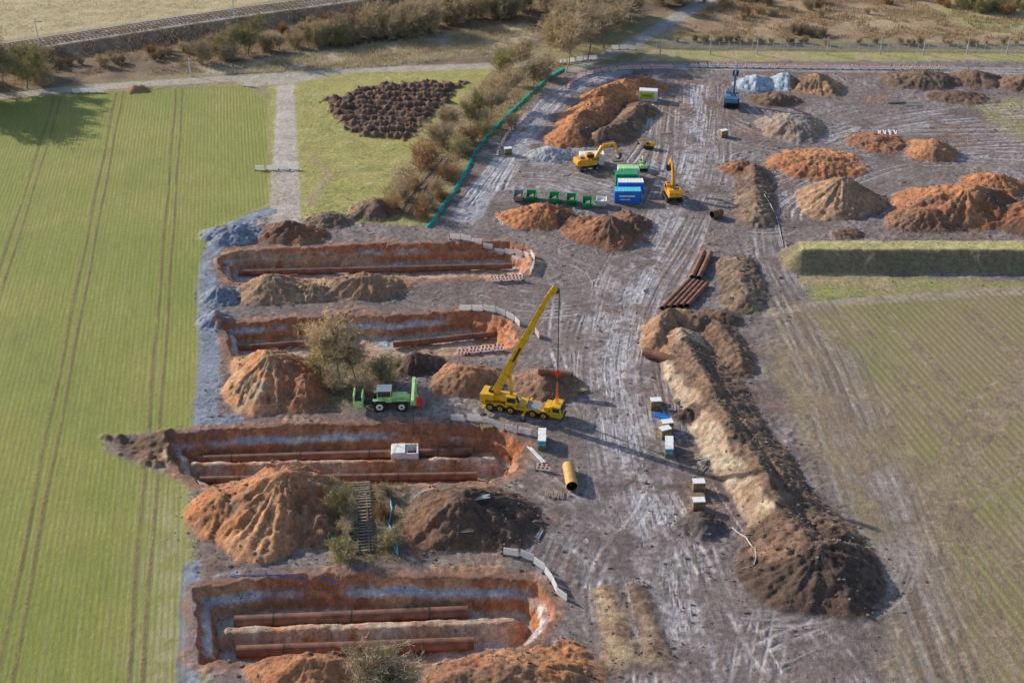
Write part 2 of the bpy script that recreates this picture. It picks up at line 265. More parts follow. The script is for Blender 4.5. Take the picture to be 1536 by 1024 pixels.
pile(1190,172,3.6,9,10,GT,BRN); pile(1135,112,3.0,6,6,(0.46,0.53,0.62),(0.34,0.40,0.48)); pile(1178,110,3.0,6,6,(0.44,0.51,0.60),(0.34,0.40,0.48)); pile(825,220,2.2,5.5,5,(0.44,0.45,0.48),(0.34,0.34,0.37))
pile(1228,110,3.6,7.5,9,(0.44,0.25,0.145),DRK); pile(1165,140,2.0,7,6,BRN,DRK)
pile(1403,208,3.5,6.5,7,(0.54,0.235,0.11),BRN); pile(1222,234,2.4,12,10,(0.56,0.26,0.12),ORG2); pile(1262,268,5.2,9.8,9.5,(0.52,0.32,0.195),BRN)
pile(1450,278,5.6,15,12,(0.54,0.23,0.10),(0.36,0.17,0.11)); pile(1495,260,3,8,7,ORG,BRN); pile(1560,300,4.5,12,10,ORG2,DRK); pile(1390,312,3,9,6,BRN,ORG2)
pile(1385,106,3,13,8,(0.24,0.165,0.115),DRK); pile(1465,105,2.8,8,7,BRN,DRK); pile(1545,112,3,9,7,BRN,DRK); pile(1320,205,1.4,8,8,ORG2,BRN); pile(1440,140,1.3,10,6,BRN,DRK)
pile(560,298,2.8,6,6,(0.28,0.19,0.12),DRK); pile(495,320,1.8,6,4.5,(0.32,0.24,0.16),DRK); pile(435,334,2.8,8,4.5,(0.33,0.145,0.075),DRK)
pile(348,338,2.4,6.5,5.5,GRV,GRV2); pile(328,432,1.9,4,4.5,GRV,GRV2); pile(322,470,1.5,3.4,3.5,GRV,GRV2); pile(205,127,1.6,3.5,2.5,(0.47,0.22,0.11),BRN)
pile(460,985,2.8,7.5,5.5,(0.54,0.26,0.125),ORG2); pile(775,998,3.2,11,6,(0.52,0.25,0.13),BRN); pile(690,1010,2,6,5,ORG2,BRN); pile(840,985,1.4,5,5,ORG,BRN)
ridge([(1020,505),(1050,562),(1090,640),(1130,700),(1172,772),(1205,812)],3.1,5.2,(0.60,0.47,0.34),(0.34,0.215,0.14))
ridge([(1048,540),(1100,620),(1150,690),(1200,760),(1250,800)],1.8,5.0,(0.17,0.11,0.08),BRN)  # dark flank: shaded right side of the long ridge painted in
ridge([(985,512),(992,485),(1015,472),(1050,478)],2.4,3.4,(0.50,0.26,0.145),BRN); ridge([(1060,478),(1085,500),(1110,545)],1.8,3.4,BRN,DRK)
pile(1225,822,4.2,11,8.5,DRK,DRK2); pile(1180,800,2.6,6,6,BRN,DRK); pile(1270,840,2.5,6,6,DRK2,DRK)
ridge([(1108,392),(1115,450)],1.8,4.5,(0.31,0.215,0.15),DRK); ridge([(1130,255),(1135,322)],2.0,5,(0.31,0.22,0.155),DRK); pile(1112,243,1.8,5,5,ORG2,DRK)
pile(1030,613,1.5,2.6,2.6,DRK,DRK2); pile(1052,778,1.3,4,3.5,(0.17,0.15,0.155),DRK2); pile(1085,470,1.3,5,4,BRN,DRK)
ridge([(912,890),(922,930),(932,985)],.55,2.6,TAN,BRN); ridge([(955,885),(972,930),(985,985)],.5,2.2,(0.36,0.26,0.175),DRK); pile(1270,345,1.0,4,3,BRN,DRK)
pl=wpoly([(478,150),(530,134),(600,124),(700,121),(675,158),(640,190),(612,214),(540,208),(505,185)]); s=pwin(pl,5); d=sdpoly(pl,s)+1.6*nC[s]+nB[s]
fur=np.sin(YY[s]*2*math.pi/3.6+1.5*nE[s]+.10*XX[s])
m=sm(d/1.2); H[s]=np.maximum(H[s],(0.6+0.5*fur+0.40*nC[s]+0.28*nD[s]+0.2*nB[s])*sm(d/3)); paint(s,m,(0.14,0.08,0.055),(0.21,0.125,0.085),0.5+nC[s]); RG[s]=np.maximum(RG[s],m)
def plateau(poly,h,slope,c,c2,ctop=None):
    s=pwin(poly,slope*1.5+2); d=sdpoly(poly,s)+0.3*nB[s]; t=np.clip(1+d/slope,0,1); hh=h*t; m=sm(t*5); H[s]=np.maximum(H[s],hh+0.08*nC[s]); paint(s,m,c,c2,0.5+0.8*nC[s])
    if ctop: paint(s,sm((d+0.6)/0.9),ctop,None)
    WET[s]*=(1-m); RG[s]*=(1-m)
plateau([G(1200,361,3.6),G(2400,361,3.6),G(2400,374,3.6),G(1203,374,3.6)],3.6,4.0,(0.25,0.185,0.12),(0.20,0.18,0.10),(0.50,0.43,0.20))  # sunlit top and shaded face of the bank painted into the grass colours
rl=[G(-1500,300,3),G(0,73,3),G(300,27,3),G(480,2,3),G(900,-52,3),G(1600,-120,3)]
rl[0]=(rl[1][0]-3*(rl[2][0]-rl[1][0]),rl[1][1]-3*(rl[2][1]-rl[1][1]))
RLn=smooth(rl,6); T=np.full_like(H,1e9)
for i in range(len(RLn)-1):
    x0,y0=RLn[i];x1,y1=RLn[i+1]; s=win(min(x0,x1)-16,max(x0,x1)+16,min(y0,y1)-16,max(y0,y1)+16); X=XX[s];Y=YY[s]; ex=x1-x0;ey=y1-y0;q=ex*ex+ey*ey+1e-9;t=np.clip(((X-x0)*ex+(Y-y0)*ey)/q,0,1)
    T[s]=np.minimum(T[s],np.sqrt((X-x0-t*ex)**2+(Y-y0-t*ey)**2))
tt=np.clip((12-T)/6.5,0,1); H[:]=np.maximum(H,3*tt*(T<20)); paint(full,sm((13-T)/2),(0.14,0.10,0.07),(0.23,0.17,0.11),0.5+nC); paint(full,sm((5.6-T)/0.6),(0.46,0.39,0.35),(0.33,0.28,0.25),0.5+nC)
# ---- pits
def pit(pp,depth,sw,floorc=(0.42,0.27,0.18)):
    poly=wpoly(pp); s=pwin(poly,4); d=sdpoly(poly,s)+0.6*nB[s]+0.4*nC[s]+0.15*nD[s]
    a=sm(d/0.9)*0.40+sm((d-1.3)/(sw-1.3))*0.60; hh=-depth*a+0.16*nC[s]*(a>0.1)
    m=sm((d+0.2)/0.5); cut=sm(d/0.6+0.3); H[s]=H[s]*(1-cut)+np.minimum(H[s],0)*cut; H[s]=np.where(d>0,np.minimum(H[s],0.1)+hh,H[s])
    z=hh/depth+0.12*nB[s]
    paint(s,m,(0.56,0.205,0.08),(0.42,0.165,0.085),0.5+0.6*nB[s]+0.4*nC[s])
    paint(s,m*sm(nE[s]*1.3-.2)*.6,(0.62,0.37,0.21))
    paint(s,m*sm(1.3-np.abs(z+0.44)/0.11)*sm(nE[s]*1.4+0.6),(0.72,0.66,0.60),(0.45,0.47,0.55),0.5+nC[s])
    paint(s,m*sm((-z-0.84)/0.12),floorc,(0.58,0.46,0.36),0.5+0.8*nB[s])
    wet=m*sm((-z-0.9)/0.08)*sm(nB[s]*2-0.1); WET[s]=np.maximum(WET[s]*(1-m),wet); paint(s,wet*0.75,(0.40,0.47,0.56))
    rim=sm(1-np.abs(d+0.7)/1.3)*0.75; paint(s,rim,(0.28,0.135,0.085),(0.44,0.205,0.115),0.5+nC[s]); RG[s]=np.maximum(RG[s],m)
pit([(330,385),(350,377),(540,366),(765,362),(798,382),(790,412),(700,418),(500,420),(350,424),(332,410)],3.2,2.6)
pit([(334,485),(470,474),(590,474),(700,464),(765,478),(780,505),(770,522),(690,532),(480,538),(345,536)],3.0,2.6)
pit([(248,652),(300,646),(480,636),(620,634),(740,640),(792,664),(775,705),(735,722),(500,726),(300,728),(268,708)],3.6,3.0)
pit([(292,882),(400,866),(520,862),(790,866),(826,888),(832,925),(800,968),(640,992),(480,996),(300,992),(290,950)],3.8,3.0)
def pridge(a,b,w,h,c,c2,base):
    L=np.array([G(*a,base+h*.5),G(*b,base+h*.5)]); s=win(L[:,0].min()-3,L[:,0].max()+3,L[:,1].min()-4,L[:,1].max()+4); X=XX[s];Y=YY[s]; ex,ey=L[1]-L[0];q=ex*ex+ey*ey;t=np.clip(((X-L[0][0])*ex+(Y-L[0][1])*ey)/q,0,1)
    d=np.sqrt((X-L[0][0]-t*ex)**2+(Y-L[0][1]-t*ey)**2)/w*(1+.25*nB[s]); hh=base+h*(1.25-d*1.25)*(1+0.25*nB[s]); m=(hh>base)*1.0; hh=np.minimum(hh,base+h)+0.2*nC[s]
    m=sm((hh-base)/0.4)*m; H[s]=np.where(d<1,np.maximum(H[s],hh),H[s]); paint(s,m,c,c2,0.5+nB[s]+.4*nC[s]); WET[s]*=(1-m)
pridge((345,953),(770,938),2.0,1.9,(0.56,0.23,0.10),(0.60,0.46,0.34),-3.8); pridge((290,702),(740,694),1.6,1.7,(0.56,0.23,0.10),(0.62,0.48,0.38),-3.6)
pridge((340,398),(560,392),1.0,1.0,(0.56,0.28,0.16),TAN,-3.2)
s,m=zone([(155,655),(250,648),(262,700),(190,690)],(0.16,0.10,0.065),(0.26,0.15,0.09),1,1.2); H[s]+=m*0.45*nC[s]+m*.1
for pp in ([(495,716),(610,720),(610,842),(495,845)],[(470,540),(600,538),(590,605),(500,612)]): zone(pp,(0.28,0.22,0.12),(0.19,0.14,0.085),1,1,0.8)
C*=(1+(RG*(0.16*nD+0.10*nC)+.06*nD))[...,None]
def hz(x,y):
    i=int(np.clip(np.searchsorted(xs,x)-1,0,nx-2)); j=int(np.clip(np.searchsorted(ys,y)-1,0,ny-2)); u=(x-xs[i])/(xs[i+1]-xs[i]);v=(y-ys[j])/(ys[j+1]-ys[j])
    return float((H[j,i]*(1-u)+H[j,i+1]*u)*(1-v)+(H[j+1,i]*(1-u)+H[j+1,i+1]*u)*v)
def hza(x,y):
    i=np.clip(np.searchsorted(xs,x)-1,0,nx-2); j=np.clip(np.searchsorted(ys,y)-1,0,ny-2); return H[j,i]
def mesh_np(name,V,Q,mats,mi=None,smooth=False):
    V=np.asarray(V,np.float32);Q=np.asarray(Q,np.int32); me=bpy.data.meshes.new(name); k=Q.shape[1]
    me.vertices.add(len(V)); me.vertices.foreach_set('co',V.ravel()); me.loops.add(Q.size); me.loops.foreach_set('vertex_index',Q.ravel())
    me.polygons.add(len(Q)); me.polygons.foreach_set('loop_start',np.arange(0,Q.size,k,dtype=np.int32)); me.polygons.foreach_set('loop_total',np.full(len(Q),k,np.int32))
    for m_ in mats: me.materials.append(m_)
    if mi is not None: me.polygons.foreach_set('material_index',np.asarray(mi,np.int32))
    me.polygons.foreach_set('use_smooth',np.full(len(Q),smooth,bool)); me.update(calc_edges=True); return me
def link(name,me,parent=None):
    o=bpy.data.objects.new(name,me); sc.collection.objects.link(o); o.parent=parent; return o
idx=np.arange(nx*ny,dtype=np.int32).reshape(ny,nx); Q=np.stack([idx[:-1,:-1],idx[:-1,1:],idx[1:,1:],idx[1:,:-1]],-1).reshape(-1,4)
V=np.stack([XX.ravel(),YY.ravel(),H.ravel()],1)
gm=bpy.data.materials.new('ground_soil'); gm.use_nodes=True; t=gm.node_tree; N=t.nodes; Lk=t.links.new; B=N['Principled BSDF']
def nd(ty,**k):
    n=N.new(ty)
    for a,b in k.items(): setattr(n,a,b)
    return n
def mth(op,a,b=None,c=None):
    n=nd('ShaderNodeMath',operation=op)
    for i,v in enumerate((a,b,c)):
        if v is None: continue
        if isinstance(v,(int,float)): n.inputs[i].default_value=v
        else: Lk(v,n.inputs[i])
    return n.outputs[0]
def noise(scale,detail=6,rough=0.6):
    n=nd('ShaderNodeTexNoise'); n.inputs['Scale'].default_value=scale; n.inputs['Detail'].default_value=detail; n.inputs['Roughness'].default_value=rough; Lk(geo.outputs['Position'],n.inputs['Vector']); return n.outputs['Fac']
def mixc(f,a,b):
    n=nd('ShaderNodeMix',data_type='RGBA'); Lk(f,n.inputs['Factor'])
    for i,v in ((6,a),(7,b)):
        if isinstance(v,tuple): n.inputs[i].default_value=(*v,1)
        else: Lk(v,n.inputs[i])
    return n.outputs[2]
def mr(v,a,b,c,d):
    n=nd('ShaderNodeMapRange'); Lk(v,n.inputs['Value'])
    for k_,q in zip(('From Min','From Max','To Min','To Max'),(a,b,c,d)): n.inputs[k_].default_value=q
    return n.outputs[0]
geo=nd('ShaderNodeNewGeometry'); at=nd('ShaderNodeAttribute',attribute_name='Col'); am=nd('ShaderNodeAttribute',attribute_name='Msk')
sp=nd('ShaderNodeSeparateColor'); Lk(am.outputs['Color'],sp.inputs[0]); fL,fR,wt=sp.outputs[0],sp.outputs[1],sp.outputs[2]
n1=noise(1.3,6,0.8); n2=noise(0.25,4,0.6); n3=noise(5,3,0.7)
dp=nd('ShaderNodeVectorMath',operation='DOT_PRODUCT'); Lk(geo.outputs['Position'],dp.inputs[0]); dp.inputs[1].default_value=(0.9806,0.1961,0); u=dp.outputs['Value']
mpv=nd('ShaderNodeMapping'); mpv.vector_type='TEXTURE'; mpv.inputs['Rotation'].default_value=(0,0,math.atan2(0.2,1.0)); mpv.inputs['Scale'].default_value=(0.30,7.0,1.0); Lk(geo.outputs['Position'],mpv.inputs['Vector'])
ns=nd('ShaderNodeTexNoise'); ns.inputs['Scale'].default_value=1.0; ns.inputs['Detail'].default_value=3; Lk(mpv.outputs[0],ns.inputs['Vector']); st_=ns.outputs['Fac']
rowL=mth('SINE',mth('ADD',mth('MULTIPLY',u,2*math.pi/0.8),mth('MULTIPLY',n1,1.8))); rowR=mth('SINE',mth('ADD',mth('MULTIPLY',u,2*math.pi/1.25),mth('MULTIPLY',n1,3.0)))
fac=mth('MULTIPLY',mr(n1,0.3,0.7,0.50,1.55),mr(n2,0.3,0.7,0.88,1.18)); fac=mth('MULTIPLY',fac,mr(n3,0.3,0.7,0.72,1.28))
facf=mth('MULTIPLY',mr(n1,0.3,0.7,0.80,1.22),mr(st_,0.3,0.7,0.86,1.14)); facf=mth('MULTIPLY',facf,mr(n3,.3,.7,.78,1.22)); ff=mth('MINIMUM',mth('ADD',fL,mth('MULTIPLY',fR,0.6)),1.0)
fx=mth('ADD',mth('MULTIPLY',fac,mth('SUBTRACT',1.0,ff)),mth('MULTIPLY',facf,ff))
sv=nd('ShaderNodeVectorMath',operation='SCALE'); Lk(at.outputs['Color'],sv.inputs[0]); Lk(fx,sv.inputs['Scale']); col=sv.outputs[0]
rl_=mth('MULTIPLY',mr(mth('ADD',rowL,mth('MULTIPLY',n3,1.2)),-0.2,1.5,0,0.48),fL); col=mixc(rl_,col,(0.25,0.20,0.085))
rr_=mth('MULTIPLY',mr(mth('ADD',rowR,mth('MULTIPLY',n1,2.0)),0.2,2.2,0,0.85),fR); col=mixc(rr_,col,(0.25,0.17,0.125))
Lk(col,B.inputs['Base Color'])
Lk(mr(mth('ADD',wt,mth('MULTIPLY',mth('SUBTRACT',n1,0.5),0.5)),0.35,1.0,0.92,0.13),B.inputs['Roughness']); B.inputs['Specular IOR Level'].default_value=0.5
bp=nd('ShaderNodeBump'); bh=mth('ADD',mth('MULTIPLY',n1,0.42),mth('MULTIPLY',n3,0.15)); bh=mth('MULTIPLY',bh,mth('SUBTRACT',1.0,mth('MULTIPLY',fL,0.4))); wq=mth('MINIMUM',wt,1.0); bh=mth('ADD',mth('MULTIPLY',bh,mth('SUBTRACT',1.0,mth('MULTIPLY',wq,0.88))),mth('ADD',mth('MULTIPLY',mth('MULTIPLY',rowL,fL),-0.014),mth('MULTIPLY',mth('MULTIPLY',rowR,fR),-0.03)))
Lk(bh,bp.inputs['Height']); bp.inputs['Strength'].default_value=0.9; bp.inputs['Distance'].default_value=1.0; Lk(bp.outputs[0],B.inputs['Normal'])
me=mesh_np('ground',V,Q,[gm],smooth=True)
C=np.clip(C,0.01,.8)
ca=me.attributes.new('Col','FLOAT_COLOR','POINT'); ca.data.foreach_set('color',np.concatenate([C.reshape(-1,3),np.ones((nx*ny,1),np.float32)],1).ravel())
cb=me.attributes.new('Msk','FLOAT_COLOR','POINT'); cb.data.foreach_set('color',np.stack([FL.ravel(),FR.ravel(),WET.ravel(),np.ones(nx*ny,np.float32)],1).astype(np.float32).ravel())
link('ground_terrain',me)
# ---------------------------------------------------------------- builder
class Bd:
    def __init__(s): s.p={}
    def add(s,part,mt,V,Fs):
        v,f=s.p.setdefault((part,mt),([],[])); n=len(v); v.extend([tuple(q) for q in V]); f.extend([tuple(i+n for i in a) for a in Fs])
    def box(s,part,mt,c,sz,R=None,top=1.0):
        hx,hy,h_=sz[0]/2,sz[1]/2,sz[2]/2; V=[]
        for z in (-1,1):
            k=top if z>0 else 1
            for x,y in ((-1,-1),(1,-1),(1,1),(-1,1)): V.append(Vector((x*hx*k,y*hy*k,z*h_)))
        if R is not None: V=[R@v for v in V]
        V=[v+Vector(c) for v in V]; s.add(part,mt,V,[(0,3,2,1),(4,5,6,7),(0,1,5,4),(1,2,6,5),(2,3,7,6),(3,0,4,7)])
    def cyl(s,part,mt,a,b,r,r2=None,n=14,caps=True):
        a=Vector(a);b=Vector(b);r2=r if r2 is None else r2; d=(b-a).normalized(); u=d.orthogonal().normalized(); w_=d.cross(u); V=[]
        for p,q in ((a,r),(b,r2)):
            for i in range(n): t_=2*math.pi*i/n; V.append(p+u*math.cos(t_)*q+w_*math.sin(t_)*q)
        Fs=[(i,(i+1)%n,n+(i+1)%n,n+i) for i in range(n)]
        if caps: Fs+= [tuple(range(n-1,-1,-1)),tuple(range(n,2*n))]
        s.add(part,mt,V,Fs)
    def tube(s,part,mt,a,b,ro,ri,n=24,inner='dark_int'):
        a=Vector(a);b=Vector(b); s.cyl(part,mt,a,b,ro,n=n,caps=False); s.cyl(part+'_bore',inner,a,b,ri,n=n,caps=False)
        d=(b-a).normalized();u=d.orthogonal().normalized();w_=d.cross(u)
        for p in (a,b):
            V=[]
            for r in (ro,ri):
                for i in range(n): t_=2*math.pi*i/n; V.append(p+u*math.cos(t_)*r+w_*math.sin(t_)*r)
            s.add(part,mt,V,[(i,(i+1)%n,n+(i+1)%n,n+i) for i in range(n)])
    def prism(s,part,mt,prof,y0,y1):
        n=len(prof); V=[(x,y0,z) for x,z in prof]+[(x,y1,z) for x,z in prof]
        s.add(part,mt,V,[tuple(range(n)),tuple(range(2*n-1,n-1,-1))]+[(i,n+i,n+(i+1)%n,(i+1)%n) for i in range(n)])
    def arm(s,part,mt,a,b,w0,w1,y0,y1):
        dx,dz=b[0]-a[0],b[1]-a[1];L=math.hypot(dx,dz);nx_,nz_=-dz/L,dx/L
        s.prism(part,mt,[(a[0]-nx_*w0/2,a[1]-nz_*w0/2),(b[0]-nx_*w1/2,b[1]-nz_*w1/2),(b[0]+nx_*w1/2,b[1]+nz_*w1/2),(a[0]+nx_*w0/2,a[1]+nz_*w0/2)],y0,y1)
    def wheel(s,x,y,r,w_,hub='grey_steel',side=1):
        s.cyl('tyre','tyre',(x,y-w_/2,r),(x,y+w_/2,r),r,n=20); s.cyl('tyre','tyre',(x,y+side*w_/2,r),(x,y+side*(w_/2+.05),r),r*.86,n=20); s.cyl('hub',hub,(x,y+side*w_/2,r),(x,y+side*(w_/2+0.09),r),r*0.52,n=14); s.cyl('hub_cap','dark_steel',(x,y+side*w_/2,r),(x,y+side*(w_/2+.16),r),r*.2,n=8)
    def done(s,name,loc=(0,0,0),rz=0,sc_=1,bevel=0,tilt=None):
        e=bpy.data.objects.new(name,None); sc.collection.objects.link(e); e.location=loc; e.rotation_euler=tilt or (0,0,rz); e.scale=(sc_,)*3; e.empty_display_size=0.5
        for (pn,mt),(v,f) in s.p.items():
            me=bpy.data.meshes.new(pn); me.from_pydata(v,[],f); me.materials.append(M(mt)); me.update()
            o=link(pn,me,e)
            if bevel and len(f)<400:
                b_=o.modifiers.new('b','BEVEL'); b_.width=bevel; b_.segments=2; b_.limit_method='ANGLE'
        return e
def heading(a,b):
    A=G(*a);B_=G(*b); return math.atan2(B_[1]-A[1],B_[0]-A[0])
def at_(px,py):
    x,y=G(px,py); z=hz(x,y)
    for _ in range(4): x,y=G(px,py,z); z=hz(x,y)
    return (x,y,z)
# ---------------------------------------------------------------- mobile crane
b=Bd()
b.box('chassis','yellow_paint',(-.1,0,1.25),(12.4,2.5,0.5)); b.box('deck','grey_steel',(0.8,0,1.56),(5.2,2.3,0.1)); b.box('frame','dark_steel',(-0.2,0,.85),(11.6,1.2,.3))
for x in (-4.9,-3.2,-1.5,2.1,3.9):
    for sd in (-1,1): b.wheel(x,sd*1.12,0.72,0.48,'yellow_paint',sd); b.box('mudguard','yellow_paint',(x,sd*1.13,1.53),(1.35,.5,.07))
b.prism('carrier_cab','yellow_paint',[(4.9,0.7),(6.75,0.7),(6.85,1.5),(6.5,2.65),(5.1,2.7),(4.9,2.4)],-1.3,1.3)
b.prism('windscreen','glass',[(6.83,1.62),(6.87,1.62),(6.56,2.5),(6.52,2.5)],-1.15,1.15)
for sd in (-1,1): b.box('side_window','glass',(5.85,sd*1.303,2.05),(1.1,.03,.7)); b.box('headlight','white_paint',(6.83,sd*.95,.95),(.06,.35,.2)); b.box('mirror','dark_steel',(6.9,sd*1.5,2.1),(.1,.25,.5))
b.box('bumper','dark_steel',(6.85,0,.62),(.25,2.5,.3)); b.box('toolbox','yellow_paint',(.3,0.0,1.75),(1.2,2.2,.45)); b.box('toolbox','yellow_paint',(4.3,0,1.9),(0.9,2.4,.75))
b.cyl('turntable','dark_steel',(-2.2,0,1.5),(-2.2,0,1.85),1.15,n=24); b.box('superstructure','yellow_paint',(-3.0,0.0,2.3),(4.2,1.7,.9)); b.box('engine_house','yellow_paint',(-5.0,.0,2.45),(1.4,2.5,1.1))
b.box('counterweight','yellow_paint',(-6.1,0,2.25),(0.9,2.75,1.35)); b.box('counterweight_slab','dark_steel',(-6.1,0,1.52),(0.95,2.7,.1)); b.box('winch','dark_steel',(-4.9,0,3.2),(.9,1.1,.45))
b.prism('operator_cab','yellow_paint',[(-2.2,1.9),(-0.4,1.9),(-0.2,2.4),(-0.55,3.5),(-2.2,3.5)],-1.75,-.9); b.box('operator_window','glass',(-1.25,-1.757,2.85),(1.4,.03,.85)); b.prism('operator_window','glass',[(-.18,2.45),(-.14,2.45),(-.48,3.4),(-.52,3.4)],-1.7,-.95); b.box('operator_cab_back','glass',(-1.25,-.897,2.85),(1.3,.02,.8))
e=math.radians(65.5); ca_,sa_=math.cos(e),math.sin(e); P0=(-4.3,3.0)
def bp_(l,o=0): return (P0[0]+ca_*l-sa_*o,P0[1]+sa_*l+ca_*o)
b.arm('boom_base_section','yellow_paint',bp_(-.4),bp_(11.2),1.2,1.1,-.52,.52); b.arm('boom_middle_section','yellow_paint',bp_(11.2),bp_(17.6),.9,.86,-.4,.4); b.arm('boom_upper_section','yellow_paint',bp_(17.6),bp_(20.6),.7,.68,-.33,.33)
for l,q in ((11.1,1.2),(17.5,1.0),(5.5,1.25)): b.arm('boom_collar','yellow_paint',bp_(l),bp_(l+.3),q,q,-q/2,q/2)
for l in (2,4,6.8,8.6): b.arm('boom_rib','dark_steel',bp_(l),bp_(l+.1),1.21,1.21,-.53,.53)
b.arm('boom_label','dark_steel',bp_(6.9,-.1),bp_(9.8,-.1),.4,.4,-.537,.537)
b.arm('boom_head','yellow_paint',bp_(20.5,-.2),bp_(22.0,-.35),1.0,.9,-.4,.4); hd=bp_(21.6,-.75); b.cyl('sheave','dark_steel',(hd[0],-.3,hd[1]),(hd[0],.3,hd[1]),.38)
b.cyl('luffing_cylinder','yellow_paint',(-1.7,0,2.2),(bp_(4.5,-.5)[0],0,bp_(4.5,-.5)[1]),.24); b.cyl('luffing_rod','grey_steel',(bp_(3.4,-.6)[0],0,bp_(3.4,-.6)[1]),(bp_(7,-.5)[0],0,bp_(7,-.5)[1]),.15)
hx=hd[0]+.35
for y in (-.2,-.07,.07,.2): b.cyl('hoist_rope','dark_steel',(hx,y,hd[1]),(hx,y,8.6),.03,n=5)
b.cyl('luff_rope','dark_steel',(-4.9,0,3.4),(bp_(21,.65)[0],0,bp_(21,.65)[1]),.025,n=5)
b.prism('hook_block','red_paint',[(hx-.35,8.6),(hx+.35,8.6),(hx+.4,7.9),(hx,7.3),(hx-.4,7.9)],-.22,.22); b.cyl('hook','dark_steel',(hx,0,7.3),(hx,0,6.7),.09)
for q in (-.35,-.12,.12,.35): b.cyl('sling','orange_sling',(hx,0,6.8),(hx+q,q*.8,.3),.055,n=6)
for x in (-5.6,.9):
    for sd in (-1,1): b.box('outrigger_beam','yellow_paint',(x,sd*1.9,1.05),(.35,1.6,.3)); b.cyl('outrigger_jack','grey_steel',(x,sd*2.6,1.1),(x,sd*2.6,.12),.1); b.box('outrigger_pad','dark_steel',(x,sd*2.6,.09),(.8,.8,.12))
for x in (5.2,6.4): b.box('beacon','orange_sling',(x,.8,2.78),(.15,.15,.14))
crane_h=heading((737,615),(832,631)); p=at_(783,617); b.done('mobile_crane',p,crane_h,bevel=.04)
# ---------------------------------------------------------------- excavators
def excavator(px,py,rz,pts,colr='orange_paint',wheeled=False,scl=1.0,name='excavator'):
    b=Bd()
    if wheeled:
        for x in (-1.3,1.3):
            for sd in (-1,1): b.wheel(x,sd*1.0,.52,.45,'grey_steel',sd)
        b.box('undercarriage','dark_steel',(0,0,.85),(3.8,1.6,.5)); b.box('dozer_blade','dark_steel',(-2.2,0,.5),(.12,2.4,.6))
    else:
        for sd in (-1,1):
            b.prism('track','tyre',[(-2.1,.2),(-1.7,0),(1.7,0),(2.1,.2),(2.25,.5),(2.1,.8),(1.7,.95),(-1.7,.95),(-2.1,.8),(-2.25,.5)],sd*1.2-.3,sd*1.2+.3)
            for x in np.linspace(-1.5,1.5,5): b.cyl('track_roller','dark_steel',(x,sd*1.2-.33,.35),(x,sd*1.2+.33,.35),.2,n=10)
            for x in np.linspace(-1.9,1.9,13): b.box('track_grouser','dark_steel',(x,sd*1.2,.97),(.1,.62,.06))
        b.box('undercarriage','dark_steel',(0,0,.7),(2.4,2.0,.45))
    b.cyl('slew_ring','dark_steel',(0,0,.9),(0,0,1.2),.7)
    b.box('house',colr,(-.5,0,1.75),(3.6,2.5,1.0)); b.prism('counterweight',colr,[(-2.3,1.2),(-2.85,1.5),(-2.85,2.3),(-2.3,2.55)],-1.25,1.25)
    b.box('engine_hood',colr,(-1.3,0,2.4),(1.8,2.3,.35)); b.box('hood_grille','dark_steel',(-1.4,-.2,2.6),(1.0,1.0,.06)); b.box('walkway','dark_steel',(.7,-1.0,2.28),(1.2,.5,.05)); b.cyl('exhaust','dark_steel',(-1.7,-.7,2.5),(-1.7,-.7,3.1),.08)
    b.prism('cab',colr,[(-.5,1.3),(1.3,1.3),(1.4,2.0),(1.15,3.05),(-.4,3.05)],.3,1.25)
    b.prism('cab_front_glass','glass',[(1.41,1.9),(1.44,1.9),(1.22,2.95),(1.19,2.95)],.36,1.2)
    for y in (.29,1.26): b.box('cab_side_glass','glass',(.4,y,2.45),(1.3,.03,.85))
    b.box('cab_roof_hatch','glass',(.4,.78,3.07),(.7,.6,.04))
    (a0,a1,a2,a3)=pts
    b.arm('boom',colr,a0,a1,.6,.75,-.55,-.1);b.arm('boom_fore',colr,a1,a2,.75,.4,-.54,-.11);b.arm('stick',colr,a2,a3,.55,.3,-.5,-.16)
    b.cyl('boom_ram','grey_steel',(a0[0]+.5,-.75,a0[1]-.3),((a0[0]+a1[0])/2+.5,-.75,(a0[1]+a1[1])/2),.09,n=8); b.cyl('stick_ram','grey_steel',(a1[0],-.33,a1[1]+.6),(a2[0],-.33,a2[1]+.5),.09,n=8)
    x,z=a3; b.prism('bucket','dark_steel',[(x-.2,z+.25),(x+.35,z+.15),(x+.3,z-.6),(x-.2,z-1.0),(x-.85,z-.8),(x-.5,z-.65),(x-.2,z-.3)],-.9,.25)
    b.cyl('bucket_link','grey_steel',(x+.1,-.33,z+.7),(x+.35,-.33,z+.1),.07,n=6)
    b.done(name,at_(px,py),rz,scl,bevel=.03)
excavator(883,254,math.radians(18),[(.9,1.9),(2.6,4.6),(5.0,4.9),(6.2,2.6)],'orange_paint',True,1.15,'wheeled_excavator')
excavator(1008,298,math.radians(97),[(.9,1.9),(1.9,5.0),(3.6,6.6),(5.0,4.6)],'orange_paint',False,1.15,'tracked_excavator')
excavator(1097,158,math.radians(80),[(.9,1.9),(1.9,5.2),(3.4,7.2),(5.2,5.4)],'blue_machine',False,1.25,'tracked_excavator')
excavator(964,254,math.radians(95),[(.9,1.9),(1.9,3.6),(3.4,3.9),(4.2,2.2)],'lime_paint',False,.6,'mini_excavator')
excavator(973,222,math.radians(170),[(.9,1.9),(2.0,3.4),(3.6,3.7),(4.6,2.2)],'yellow_paint',False,.55,'mini_excavator')
